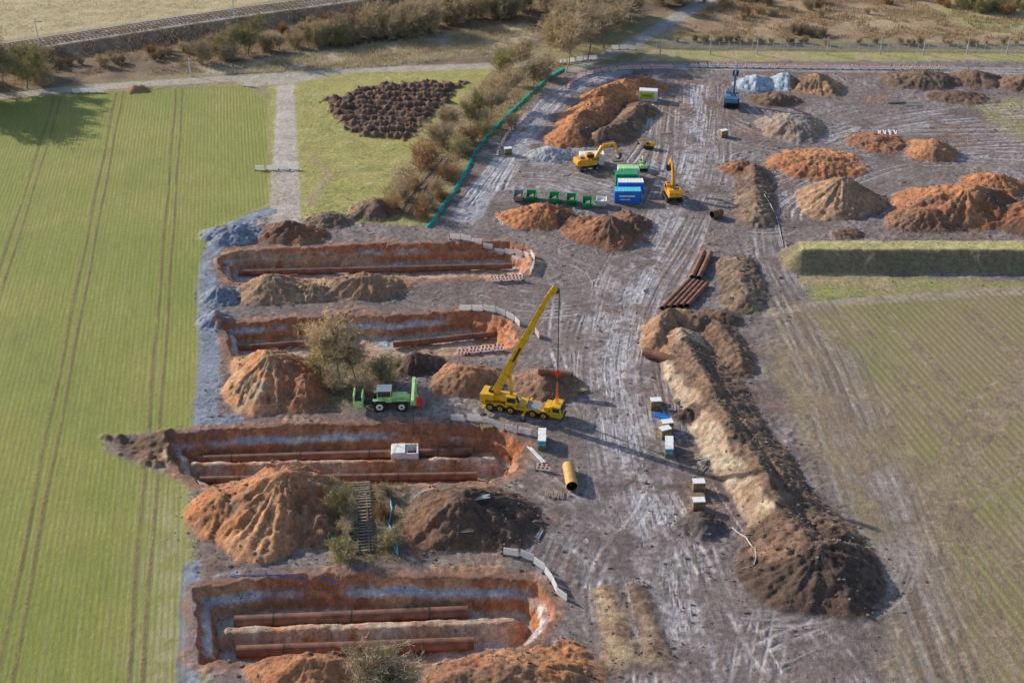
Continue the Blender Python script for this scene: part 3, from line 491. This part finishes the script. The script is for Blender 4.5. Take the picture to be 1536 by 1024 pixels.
# ---------------------------------------------------------------- pipelayer tractor
b=Bd(); c='lime_paint'
for sd in (-1,1): b.wheel(-1.2,sd*1.1,1.0,.6,'white_paint',sd); b.wheel(2.0,sd*1.05,.9,.5,'white_paint',sd); b.box('fender',c,(-1.2,sd*1.15,2.06),(1.9,.6,.08)); b.box('fender',c,(2.0,sd*1.08,1.88),(1.4,.45,.06))
b.box('chassis','dark_steel',(.4,0,1.1),(5.2,.9,.6)); b.prism('bonnet',c,[(.6,1.3),(3.1,1.2),(3.2,1.9),(2.6,2.3),(.6,2.4)],-.55,.55); b.box('grille','dark_steel',(3.21,0,1.55),(.06,.9,.6))
b.prism('cab_frame',c,[(-1.5,1.4),(.55,1.4),(.6,2.3),(-1.6,2.3)],-.85,.85); b.prism('cab_glass','glass',[(-1.6,2.3),(.6,2.3),(.4,3.3),(-1.4,3.3)],-.8,.8); b.box('cab_roof','white_paint',(-.5,0,3.38),(2.2,1.8,.16))
for x in (-1.5,.48):
    for sd in (-1,1): b.box('cab_pillar',c,(x,sd*.82,2.8),(.1,.08,1.05))
b.box('rear_frame','dark_steel',(-3.0,0,1.0),(1.6,.8,.3)); b.box('rear_ballast_cage',c,(-4.3,0,1.5),(1.5,2.3,.15)); b.box('rear_ballast_cage',c,(-4.9,0,1.9),(.2,2.3,1.9)); b.box('rear_ballast_cage',c,(-3.7,0,1.8),(.2,2.3,1.6)); b.box('rear_ballast_cage',c,(-4.3,-1.05,1.3),(1.39,.12,1.1)); b.box('rear_winch','dark_steel',(-4.3,0,1.9),(.8,1.6,.6))
b.box('front_mount',c,(3.8,0,1.2),(1.1,1.9,.7)); b.box('warning_board','red_paint',(4.9,-.4,1.7),(.1,1.6,1.9)); b.box('warning_board','white_paint',(4.96,-.4,1.7),(.05,1.1,.4)); b.box('front_platform','red_paint',(4.5,0,.9),(.8,2.2,.2)); b.box('control_box','red_paint',(4.6,-.9,1.6),(.9,.4,1.2))
b.box('mast',c,(4.0,-.2,3.0),(.45,.5,4.2)); b.box('jib_arm',c,(3.9,-3.0,4.9),(.4,6.4,.45)); b.cyl('jib_ram','grey_steel',(4.0,-.4,2.6),(3.9,-3.2,4.7),.1)
b.cyl('load_cable','dark_steel',(3.9,-5.8,4.8),(3.9,-5.8,-1.2),.05,n=5)
b.done('crane_tractor',at_(583,611),0.03,1.08,bevel=.03)
b=Bd(); W_,D_,Hh=4.2,2.8,2.5
for sd in (-1,1): b.box('long_wall','concrete',(0,sd*(D_/2-.12),Hh/2),(W_,.24,Hh),None,.97); b.box('short_wall','concrete',(sd*(W_/2-.15),0,Hh/2-.02),(.24,D_-.49,Hh))
b.box('mid_wall','concrete',(.3,0,Hh/2-.1),(.2,D_-.5,Hh-.2)); b.box('cover_slab','concrete',(-.9,0,Hh+.08),(2.0,D_-.2,.14)); b.box('floor','dark_int',(0,0,.15),(W_-.6,D_-.5,.2))
for q in (-1,1):
    for r_ in (-1,1): b.cyl('lifting_chain','dark_steel',(0,0,Hh+3.2),(q*1.7,r_*1.1,Hh),.035,n=5)
b.cyl('lifting_rope','dark_steel',(0,0,Hh+3.2),(0,0,Hh+6.5),.04,n=5)
x,y=G(608,692,-3.4); b.done('concrete_shaft',(x,y,-3.5),.06,bevel=.03)
# ---------------------------------------------------------------- pipes
def pipe(a,b_,r,h=0,mt='rust_pipe',name='steel_pipe',hb=None):
    hb=h if hb is None else hb; bb=Bd(); A=Vector((*G(*a,h+r),h+r));Bp=Vector((*G(*b_,hb+r),hb+r))
    bb.tube('pipe_shell',mt,A,Bp,r,r*.93); n=int((Bp-A).length/6)
    for i in range(1,n+1):
        q=A.lerp(Bp,i/(n+1)); d=(Bp-A).normalized(); bb.cyl('weld_band','dark_steel' if i%2 else mt,q-d*.08,q+d*.08,r*1.02,n=24,caps=False)
    bb.done(name)
pipe((352,932),(702,917),.8,-3.7); pipe((355,977),(711,964),.8,-3.7); pipe((296,689),(708,677),.65,-3.5); pipe((300,720),(716,713),.6,-3.5)
pipe((358,409),(768,399),.55,-3.1); pipe((355,522),(460,514),.5,-2.9); pipe((590,517),(748,500),.55,-2.9)
for i in range(5): pipe((993+i*9.5,462-i*1),(1035+i*6.5,419+i*1.5),.42,0.08)
pipe((1038,416),(1056,378),.5,.08);pipe((1048,417),(1066,379),.5,.08)
pipe((966,527),(1012,541),.8,.1); pipe((852,698),(858,729),.85,.0,'ochre_pipe'); pipe((808,556),(858,562),.55,2.6); pipe((1068,322),(1082,318),.8,.2)
# ---------------------------------------------------------------- containers etc.
def container(px,py,rz,L,Wd,Ht,mt,roof=None,name='site_container',win_=False,stripe=None):
    b=Bd(); b.box('shell',mt,(0,0,Ht/2),(L,Wd,Ht)); b.box('roof',roof or mt,(0,0,Ht+.03),(L-.1,Wd-.1,.06))
    for q in np.arange(-L/2+.3,L/2-.2,.28):
        for sd in (-1,1): b.box('corrugation',mt,(q,sd*(Wd/2+.02),Ht/2),(.12,.04,Ht-.35))
    for q in (-1,1):
        for r_ in (-1,1): b.box('corner_post',mt,(q*(L/2),r_*(Wd/2),Ht/2),(.16,.16,Ht+.1))
    for y in np.linspace(-Wd/2+.4,Wd/2-.4,4): b.cyl('door_bar','grey_steel',(L/2+.05,y,.2),(L/2+.05,y,Ht-.2),.03,n=6)
    for q in np.arange(-L/2+.5,L/2,.7): b.box('roof_rib',roof or mt,(q,0,Ht+.075),(.1,Wd-.2,.03))
    if win_: b.box('window','glass',(L*.2,-Wd/2-.045,Ht*.6),(1.0,.03,.8)); b.box('door','grey_steel',(-L*.25,-Wd/2-.045,1.05),(.9,.03,1.95))
    if stripe: b.box('lettering',stripe,(-.2,-Wd/2-.055,Ht*.6),(L*.6,.03,.35)); b.box('lettering',stripe,(-.6,-Wd/2-.055,Ht*.3),(L*.4,.03,.2))
    b.done(name,at_(px,py),rz)
container(887,245,.05,5.4,2.4,2.5,'white_paint',win_=True); container(941,301,.0,5.6,2.4,2.6,'blue_paint','cyan_panel',stripe='white_paint'); container(945,287,.0,5.4,2.4,2.5,'blue_paint','white_paint'); container(939,275,0,4.6,2.4,2.5,'green_paint','green_paint'); container(942,266,0,4.6,2.4,2.5,'white_paint','lime_paint')
container(972,150,-.15,4.6,2.4,2.7,'white_paint','white_paint')
b=Bd(); b.box('banner','yellow_banner',(0,0,1.6),(3.6,.06,1.7)); b.box('banner_lettering','green_paint',(0,-.045,1.6),(2.6,.02,.4))
for sd in (-1,1): b.cyl('leg','grey_steel',(sd*1.6,.08,0),(sd*1.6,.08,2.5),.05)
x,y,z=at_(970,152); b.done('banner_sign',(x,y-.5,z),-.15)
def skip(px,py,rz,mt='green_paint',L=3.6,load='white_paint'):
    b=Bd(); W0,W1,Hh,L0=1.6,1.9,1.4,L*.6
    def ring(l,w_,z): return [(-l/2,-w_/2,z),(l/2,-w_/2,z),(l/2,w_/2,z),(-l/2,w_/2,z)]
    V=ring(L0,W0,.1)+ring(L,W1,Hh)+ring(L-.2,W1-.2,Hh)+ring(L0,W0-.2,.25)
    Fs=[(3,2,1,0),(12,13,14,15)]
    for i in range(4): j=(i+1)%4; Fs+=[(i,j,4+j,4+i),(4+i,4+j,8+j,8+i),(8+i,8+j,12+j,12+i)]
    b.add('body',mt,V,Fs)
    for sd in (-1,1):
        b.box('rim',mt,(0,sd*W1/2,Hh),(L,.1,.1)); 
        for q in (-.8,.8): b.cyl('lifting_lug','dark_steel',(q,sd*(W1/2-.1),.9),(q,sd*(W1/2+.15),.9),.07)
        for q in (-.5,.5): b.box('stiffener',mt,(q,sd*(W0/2+.1),.75),(.08,.1,1.2))
    b.box('load',load,(0,0,.8),(L*.7,W0*.8,.5),Matrix.Rotation(.15,3,'Y'),.7); b.done('waste_skip',at_(px,py),rz,1.1)
skip(797,300,1.5,load='wood'); skip(778,300,1.5,'grey_steel',load='wood'); skip(831,303,1.45,load='sleeper'); skip(857,305,1.5,load='wood'); skip(881,310,1.5,load='grey_steel'); skip(902,308,1.5,'white_paint',2.4,load='white_paint')
def pallet(px,py,rz,load,name='pallet_stack',n=3):
    b=Bd(); z=0
    for k in range(n):
        for y in np.linspace(-.5,.5,6): b.box('slat','wood',(0,y,z+.16),(1.6,.12,.03))
        for x in (-.7,0,.7): b.box('bearer','wood',(x,0,z+.07),(.12,1.1,.12))
        z+=.2
    if load:
        for i in range(3):
            for j in range(2): b.box('goods',load,(-.5+i*.5,-.27+j*.54,z+.42+.05*((i+j)%2)),(.46,.5,.8))
        b.box('strap','dark_steel',(0,0,z+.5),(1.55,1.12,.05)); b.box('wrap','white_paint',(0,0,z+.86),(1.5,1.06,.04))
    b.done(name,at_(px,py),rz,1.15)
for a in ((983,612,.1,'wood'),(985,605,.1,None),(1000,645,.2,'wood'),(1003,682,1.5,'cyan_panel'),(1003,672,1.5,'cyan_panel'),(997,655,.4,'wood'),(1047,735,.05,'wood'),(1047,763,.05,'wood'),(1047,748,.0,None),(813,670,1.5,'cyan_panel'),(813,660,1.5,'white_paint'),(762,232,.2,'wood'),(1085,205,.4,'wood'),(730,640,.3,None)): pallet(*a)
def boards(px,py,rz,mt,n,L,name='board_pile',wd=.26):
    b=Bd()
    for i in range(n): b.box('board',mt,(random.uniform(-.2,.2),i*.32-n*.16,.06+.04*(i%2)),(L*random.uniform(.8,1),wd,.05),Matrix.Rotation(random.uniform(-.12,.12),3,'Z'))
    x,y,z=at_(px,py); b.done(name,(x,y,z+.05),rz)
for i in range(4): boards(1318+i*8,200,1.4,'white_paint',2,4,'concrete_slab')
for a in ((993,624,-.4,'blue_paint',4,3),(1040,685,.3,'wood',5,3),(830,742,1.4,'sleeper',9,1.8),(700,800,.2,'wood',3,2),(808,800,1.2,'grey_steel',2,2.5),(1345,155,.1,'dark_steel',4,5),(1370,158,.1,'grey_steel',4,4),(720,745,.2,'mesh_grey',3,3),(1020,650,.5,'grey_steel',3,2.2),(1060,690,.2,'mesh_grey',3,3),(806,682,-1.1,'concrete',2,5),(662,690,.2,'teal_sheet',2,2),(785,195,1.2,'wood',4,3),(1015,600,.7,'wood',3,2),(1050,705,1.1,'sleeper',3,2.5),(905,262,.4,'wood',4,2.5),(850,262,.9,'grey_steel',3,2),(925,240,.2,'sleeper',5,3),(1000,200,.3,'wood',3,2.5),(870,585,.5,'wood',3,2)): boards(*a)
def hose(pp,mt,r,name,h=0.1):
    L=smooth(wpoly(pp),1.5); b=Bd()
    for i in range(len(L)-1):
        a=L[i];c_=L[i+1]; b.cyl('hose',mt,(a[0],a[1],hz(*a)+h),(c_[0],c_[1],hz(*c_)+h),r,n=6)
    b.done(name)
hose([(583,738),(588,765),(583,785),(592,808),(597,832),(588,815)],'cyan_panel',.12,'drain_hose'); hose([(1098,792),(1118,812),(1132,835),(1130,856),(1112,857)],'grey_steel',.09,'drain_hose'); hose([(1145,300),(1165,330),(1175,370)],'grey_steel',.08,'drain_hose'); hose([(345,864),(420,862),(520,866)],'blue_paint',.07,'drain_hose')
def sheetfence(pp,h,mt,name):
    L=smooth(wpoly(pp),1.2); b=Bd()
    for i in range(len(L)-1):
        a=L[i];c_=L[i+1]; z0=hz(*a);z1=hz(*c_); o=.15*math.sin(i*1.7); o2=.15*math.sin((i+1)*1.7)
        b.add('sheet',mt,[(a[0]+o,a[1],z0-.1),(c_[0]+o2,c_[1],z1-.1),(c_[0]-o2*.5,c_[1],z1+h),(a[0]-o*.5,a[1],z0+h)],[(0,1,2,3)])
        b.add('sheet_flap',mt,[(a[0]+o,a[1],z0+.1),(c_[0]+o2,c_[1],z1+.1),(c_[0]+.5+o2,c_[1]-.1,z1+.05),(a[0]+.5+o,a[1]-.1,z0+.05)],[(0,1,2,3)])
        if i%2==0: b.cyl('stake','wood',(a[0],a[1],z0-.1),(a[0],a[1],z0+h+.15),.05,n=5)
    b.done(name)
sheetfence([(845,104),(820,120),(795,142),(765,170),(740,195),(715,225),(698,258),(680,288),(662,312),(650,332),(640,341)],.6,'teal_sheet','silt_fence')
WP,RP='white_plastic','red_plastic'
def barrier(pp,style='white'):
    L=smooth(wpoly(pp),.5); b=Bd(); acc=[L[0]];d=0
    for i in range(1,len(L)):
        d+=np.linalg.norm(L[i]-L[i-1])
        if d>=2.05: acc.append(L[i]); d=0
    for i in range(len(acc)-1):
        a=Vector((*acc[i],0));c_=Vector((*acc[i+1],0)); dr=(c_-a).normalized(); ang=math.atan2(dr.y,dr.x)+random.uniform(-.08,.08); mid=(a+c_)/2+Vector((random.uniform(-.08,.08),random.uniform(-.08,.08),0)); z=hz(mid.x,mid.y)
        R=Matrix.Rotation(ang,3,'Z')@Matrix.Rotation(random.uniform(-.12,.0),3,'X')
        def bx(pt,mt,c,s_): b.box(pt,mt,Vector((mid.x,mid.y,z))+R@Vector(c),s_,R)
        if style=='white': bx('top_board',WP,(0,0,1.02),(1.98,.05,.34)); bx('bottom_rail',WP,(0,0,.18),(1.98,.05,.16))
        else:
            for k in range(6): bx('top_board',RP if k%2 else WP,(-.82+k*.328,0,1.0),(.325,.05,.38))
            bx('bottom_rail',WP,(0,0,.18),(1.96,.05,.16))
            for k in range(3): bx('reflector',RP,(-.6+k*.6,0,.45),(.3,.055,.3))
        for k in range(12): bx('picket',WP,(-.93+k*.169,0,.55),(.125,.035,.66))
        bx('foot','dark_steel',(-.97,0,.06),(.3,.8,.11))
    b.done('construction_barrier')
barrier([(675,359),(740,366),(785,376),(801,390),(797,408),(785,418)]); barrier([(785,420),(728,423)],'red'); barrier([(690,465),(740,468),(772,482),(784,494)]); barrier([(684,531),(770,524)],'red'); barrier([(674,631),(722,634),(765,648),(798,652)]); barrier([(765,646),(796,653)],'red'); barrier([(754,832),(786,836),(820,860),(832,885),(840,900),(870,901)])
barrier([(382,256),(463,254)]); barrier([(108,140),(160,139)]); barrier([(365,130),(388,130)]); barrier([(838,96),(868,92),(898,88)]); barrier([(916,74),(940,74),(970,77)]); barrier([(1035,101),(1150,102),(1300,104),(1425,104)],'red'); barrier([(848,138),(868,118),(900,109),(950,104),(1018,102)],'red'); barrier([(802,705),(828,706)],'red'); barrier([(802,500),(812,516)],'red'); barrier([(745,235),(765,200),(800,165)],'red')
def meshfence(pp,h=2.0):
    L=smooth(wpoly(pp),2.5); b=Bd()
    for i in range(len(L)-1):
        a=L[i];c_=L[i+1];z=hz(*a);z1=hz(*c_); b.cyl('post','mesh_grey',(a[0],a[1],z),(a[0],a[1],z+h),.09,n=6)
        for q in (.15,.6,1.0,1.4,1.95): b.cyl('wire','mesh_grey',(a[0],a[1],z+q),(c_[0],c_[1],z1+q),.03,n=4,caps=False)
        for k in range(8):
            t_=k/8; b.cyl('wire','mesh_grey',(a[0]+(c_[0]-a[0])*t_,a[1]+(c_[1]-a[1])*t_,z+.1),(a[0]+(c_[0]-a[0])*t_,a[1]+(c_[1]-a[1])*t_,z+h-.05),.02,n=4,caps=False)
    b.done('mesh_fence')
meshfence([(985,72),(1150,74),(1536,78),(1750,80)])
def pole(px,py,h,name='utility_pole',lamp=False):
    b=Bd(); b.cyl('shaft','concrete' if not lamp else 'mesh_grey',(0,0,-.3),(0,0,h),.2,.13,n=8)
    if lamp: b.box('lamp_arm','mesh_grey',(.5,0,h),(1.1,.1,.1)); b.box('lamp_head','grey_steel',(1.1,0,h-.03),(.6,.25,.14))
    else: b.box('crossarm','dark_steel',(.9,0,h-.8),(2.4,.1,.12)); b.cyl('insulator','white_paint',(1.9,0,h-.75),(1.9,0,h-.4),.07); b.cyl('stay','dark_steel',(0,0,h-.1),(2.0,0,h-.8),.03,n=5)
    b.done(name,at_(px,py),random.uniform(-.3,.3))
pole(62,84,7.5,'catenary_mast'); pole(286,114,5,'utility_pole'); pole(352,30,7.5,'catenary_mast')
for px in (990,1065,1135,1240,1320,1385,1450,1510): pole(px,82,5,'street_lamp',True)
# ---------------------------------------------------------------- railways
def railway(L,name,double=True,z_off=0.0,step=.65,gauge=1.5):
    b=Bd(); L=np.array(L); seg=np.linalg.norm(np.diff(L,axis=0),axis=1); S=np.concatenate([[0],np.cumsum(seg)]); a=0
    for off in ((-2.1,2.1) if double else (0,)):
        LL=offset(L,off)
        for s_ in np.arange(0,S[-1],step):
            x=np.interp(s_,S,LL[:,0]);y=np.interp(s_,S,LL[:,1]);x2=np.interp(s_+.5,S,LL[:,0]);y2=np.interp(s_+.5,S,LL[:,1]); a=math.atan2(y2-y,x2-x) if s_+.5<S[-1] else a
            b.box('sleepers','sleeper',(x,y,hz(x,y)+z_off+.08),(.28,2.6,.18),Matrix.Rotation(a,3,'Z'))
        for g in (-gauge/2,gauge/2):
            l2=offset(LL,g)
            for i in range(len(l2)-1):
                p0=l2[i];p1=l2[i+1]; v=Vector((p1[0]-p0[0],p1[1]-p0[1],0)); b.box('rails','rail',((p0[0]+p1[0])/2,(p0[1]+p1[1])/2,(hz(*LL[i])+hz(*LL[i+1]))/2+z_off+.25),(v.length,.16,.16),Matrix.Rotation(math.atan2(v.y,v.x),3,'Z'))
    b.done(name)
msk=(RLn[:,0]>-330)&(RLn[:,0]<120); railway(RLn[msk],'railway_track',True,.05,step=1.2)
railway(smooth(wpoly([(541,717),(543,770),(546,832)]),3),'disused_railway_track',False,.15)
railway(smooth(wpoly([(668,240),(648,265),(625,292),(606,322)]),3),'disused_railway_track',False,.12)
# ---------------------------------------------------------------- vegetation
def segmesh(name,S,mats,thick,h,rad):
    A=np.array([s_[0] for s_ in S]);Bv=np.array([s_[1] for s_ in S]);r0=np.array([s_[2] for s_ in S]);r1=np.array([s_[3] for s_ in S])
    fz=h/np.percentile(Bv[:,2],99.3); fr=rad/np.percentile(np.hypot(Bv[:,0],Bv[:,1]),97); sc3=np.array([fr,fr,fz]); A=A*sc3; Bv=Bv*sc3
    d=Bv-A;d/=np.linalg.norm(d,axis=1)[:,None]+1e-9; ref=np.where(np.abs(d[:,2:3])>.9,np.array([[1.,0,0]]),np.array([[0,0,1.]])); u=np.cross(d,ref);u/=np.linalg.norm(u,axis=1)[:,None]; v=np.cross(d,u); VV=[]
    for P_,r in ((A,r0),(Bv,r1)):
        for k in range(3): t_=2*math.pi*k/3; VV.append(P_+(u*math.cos(t_)+v*math.sin(t_))*r[:,None])
    V=np.stack(VV,1).reshape(-1,3); n=len(S); b0=np.arange(n)[:,None]*6; Q=np.concatenate([b0+np.array([[k,(k+1)%3,3+(k+1)%3,3+k]]) for k in range(3)],1).reshape(-1,4)
    mi=np.repeat((r0<thick).astype(int),3); print(name,n,Bv.max(0)); return mesh_np(name,V,Q,mats,mi)
def grow(seed,h,spread,trunk=True,dens=1.0,tw=.028):
    R_=random.Random(seed); S=[]
    def rec(p,d,L,r,lv):
        n=3 if lv<2 else 2; q=p
        for i in range(n):
            d=(d+Vector((R_.gauss(0,.13),R_.gauss(0,.13),R_.gauss(0.03,.10)))).normalized(); q2=q+d*L/n; ra=r*(1-.25*i/n*2);rb=r*(1-.25*(i+1)/n*2); S.append((tuple(q),tuple(q2),max(ra,tw),max(rb,tw*.7)))
            if lv<4:
                k=int(3*dens+R_.random())
                for _ in range(k):
                    if lv==0 and i==0 and trunk: continue
                    ax=Vector((R_.gauss(0,1),R_.gauss(0,1),R_.gauss(.25,.5))).normalized(); nd_=(d*.75+ax*spread).normalized(); rec(q.lerp(q2,R_.random()),nd_,L*R_.uniform(.45,.68),r*.5,lv+1)
            q=q2
    if trunk: rec(Vector((0,0,-.3)),Vector((0,0,1)),h*.62,h*.018,0)
    else:
        for _ in range(7): a=R_.random()*6.28; rec(Vector((math.cos(a)*h*.12,math.sin(a)*h*.12,-.2)),Vector((math.cos(a)*.55*R_.random(),math.sin(a)*.55*R_.random(),.9)).normalized(),h*.62,h*.012,1)
    return S
TM={}
for nm,mt,sd in (('a','twig_tan',1),('b','twig_olive',2),('c','twig_tan',3)): TM['t'+nm]=segmesh('bare_tree_crown',grow(sd,10,1.05,True,1.15,.034),[M('bark'),M(mt)],.06,10,5.0)
for nm,mt,sd in (('a','twig_tan',5),('b','twig_olive',6),('c','twig_rust',7),('d','twig_dark',8)): TM['b'+nm]=segmesh('bush_crown',grow(sd,5,.9,False,1.0,.022),[M('bark'),M(mt)],.04,5,3.0)
def plant(kind,px,py,h,parent=None,name=None,wide=1.0):
    x,y,z=at_(px,py); base=10 if kind[0]=='t' else 5; s_=h/base
    o=link(name or ('bare_tree' if kind[0]=='t' else 'bush'),TM[kind],parent); wide*=random.uniform(.85,1.15); o.location=(x,y,z-.1); o.scale=(s_*wide,s_*wide*random.uniform(.85,1.1),s_); o.rotation_euler=(0,0,random.random()*6.28)
for a in (('ta',512,575,12),('tc',535,572,8.5),('tb',480,560,6),('tc',590,1058,11),('ba',500,585,3.5),('bb',578,572,5),('ba',548,590,3),('bb',513,768,4.6),('bb',515,838,3.6),('ba',520,800,2.5),('bc',575,775,2.6),('bb',583,820,2.8),('bd',580,745,2.0),
  ('bc',636,252,6.5),('ba',660,218,6.5),('ta',678,205,8.0),('tb',704,190,8.5),('ba',722,190,5),('ta',735,180,8),('ta',757,160,10),('tb',762,125,11),('ta',800,140,10),('tc',782,112,10),('ta',848,108,15),('tc',822,92,14),('ta',880,90,14),('ta',905,72,13),('tc',868,68,14),('ta',835,70,12),('tc',858,85,13),
  ('ba',606,300,4.5),('bc',633,326,4.8),('ba',652,290,4),('bc',672,268,4.5),('bb',692,232,5),('ba',640,312,4),('bc',590,310,3),('bc',705,215,4.5),('ba',768,192,4),('bb',725,205,4.5),('bc',662,300,3.2),('bc',620,285,3.4),('ba',815,118,5),
  ('ta',12,135,12),('tb',40,133,11),('ba',62,128,7),('tc',-15,140,16),('ta',-45,142,18),('tb',-80,146,18),('tc',-115,150,20),('ta',-60,165,17),('tc',-30,155,14),('tb',372,84,12),('tc',350,80,9)): plant(*a)
hd_=bpy.data.objects.new('distant_hedgerow',None); sc.collection.objects.link(hd_)
def row(pp,n,h0,h1,kinds,jx=6,jy=5):
    pp=np.array(pp,float); 
    for i in range(n):
        t_=random.random()*(len(pp)-1); k=int(t_); q=pp[k]+(pp[min(k+1,len(pp)-1)]-pp[k])*(t_-k); plant(random.choice(kinds),q[0]+random.uniform(-jx,jx),q[1]+random.uniform(-jy,jy),random.uniform(h0,h1),hd_,'shrub')
row([(300,92),(345,86),(420,76),(500,66),(545,56)],30,4,7.5,['bb','ba','ba','ta']); row([(545,54),(600,52),(650,46)],20,6,10,['ba','ba','ta']); row([(650,40),(730,28),(800,18),(900,0)],30,5,9,['ba','bb','tb','bd'],8,8)
row([(0,108),(120,95),(260,82),(350,62),(470,45),(560,30),(700,5)],54,2.0,4.0,['bd','bc','ba'],10,9); row([(-200,120),(-60,118),(60,112)],20,5,9,['bb','ba','tb'],10,5); row([(830,50),(900,38),(960,20),(1020,0)],26,6,10,['ba','ba','tc','ta'],10,8)
row([(1010,62),(1200,66),(1536,68)],40,1.4,2.6,['bd','ba'],12,2); row([(1060,14),(1200,8),(1400,0),(1536,5)],46,2.0,4.5,['bd','bc','ba','ba'],25,20); row([(1195,52),(1240,52)],10,2,3.5,['bd'],12,3); row([(1400,10),(1536,15)],16,3,5.5,['bb'],15,8)
def ppoly(poly,n):
    a=np.array(poly); P_=np.stack([rng.uniform(a[:,0].min(),a[:,0].max(),n*3),rng.uniform(a[:,1].min(),a[:,1].max(),n*3)],1); ins=np.zeros(len(P_),bool); m_=len(a)
    for i in range(m_):
        x0,y0=a[i];x1,y1=a[(i+1)%m_]; ins^=((y0>P_[:,1])!=(y1>P_[:,1]))&(P_[:,0]<(x1-x0)*(P_[:,1]-y0)/(y1-y0+1e-12)+x0)
    return P_[ins][:n]
def blades(name,pp,n,h,wd,mt,cl=.35):
    P_=ppoly(wpoly(pp),n); ke=fbm(P_[:,0],P_[:,1],5,3,3); P_=P_[ke>-cl]; n=len(P_); a=rng.uniform(0,6.28,n); hh=h*rng.uniform(.4,1.2,n); z=hza(P_[:,0],P_[:,1]); dx=np.cos(a)*wd*rng.uniform(.5,1.5,n);dy=np.sin(a)*wd; lx=rng.normal(0,.35,n)*hh;ly=rng.normal(0,.35,n)*hh
    V=np.stack([np.stack([P_[:,0]-dx,P_[:,1]-dy,z-.05],1),np.stack([P_[:,0]+dx,P_[:,1]+dy,z-.05],1),np.stack([P_[:,0]+dx*.3+lx,P_[:,1]+dy*.3+ly,z+hh],1),np.stack([P_[:,0]-dx*.3+lx,P_[:,1]-dy*.3+ly,z+hh],1)],1).reshape(-1,3)
    link(name,mesh_np(name,V,np.arange(n*4).reshape(-1,4),[M(mt)]))
blades('dry_maize_field',[(310,110),(520,74),(690,47),(800,37),(800,60),(720,84),(560,102),(330,113)],16000,.9,.06,'dry_blade',.5)
blades('scrub_grass',[(1010,55),(1070,5),(1120,-20),(1560,-20),(1560,62)],26000,.8,.1,'scrub_blade',.1)
blades('scrub_grass',[(0,85),(300,40),(480,12),(800,-10),(950,10),(820,40),(560,100),(280,110),(0,130)],20000,.8,.1,'scrub_blade',.1)
blades('meadow_grass',[(450,150),(520,215),(600,215),(590,300),(455,310)],7000,.16,.05,'green_blade',.0)
blades('verge_grass',[(590,330),(560,300),(640,210),(740,105),(850,95),(780,170),(700,250),(645,335)],9000,.6,.07,'scrub_blade',.3); blades('verge_grass',[(495,720),(610,720),(610,842),(495,845)],2500,.5,.05,'scrub_blade',.3); blades('verge_grass',[(470,545),(600,540),(590,605),(500,612)],1500,.5,.05,'scrub_blade',.3)
blades('far_dry_field',[(-60,50),(0,55),(250,22),(400,-5),(100,-30),(-60,-10)],10000,.35,.1,'dry_blade',.2)
cl=[]
for (cx,cy,rx,ry,ro) in PC:
    n=int(12+rx*ry*2.2); a=rng.uniform(0,6.28,n); r=rng.normal(.95,.2,n); u_=np.cos(a)*r*rx;v_=np.sin(a)*r*ry; cl.append(np.stack([cx+u_*math.cos(ro)-v_*math.sin(ro),cy+u_*math.sin(ro)+v_*math.cos(ro)],1))
cl.append(ppoly(wpoly(SITE[:1]+[(400,318),(640,340),(838,108),(1536,92),(1536,438),(1200,453),(1140,560),(1310,860),(1350,1024),(283,1024),(292,640)]),6000))
P_=np.concatenate(cl); n=len(P_); sz=np.clip(rng.lognormal(-2.6,.5,n),.03,.24); z=hza(P_[:,0],P_[:,1]); cube=np.array([[x,y,q] for q in (-1,1) for x,y in ((-1,-1),(1,-1),(1,1),(-1,1))],float)
V=(cube[None]*rng.uniform(.5,1.1,(n,8,1))+rng.normal(0,.12,(n,8,3)))*sz[:,None,None]*np.array([1,1,.7]); V+=np.stack([P_[:,0],P_[:,1],z+sz*.3],1)[:,None]
fq=np.array([(0,3,2,1),(4,5,6,7),(0,1,5,4),(1,2,6,5),(2,3,7,6),(3,0,4,7)]); Q=(np.arange(n)[:,None,None]*8+fq[None]).reshape(-1,4)
link('soil_clods',mesh_np('soil_clods',V.reshape(-1,3),Q,[M('clod')]))
print('objects',len(bpy.data.objects))
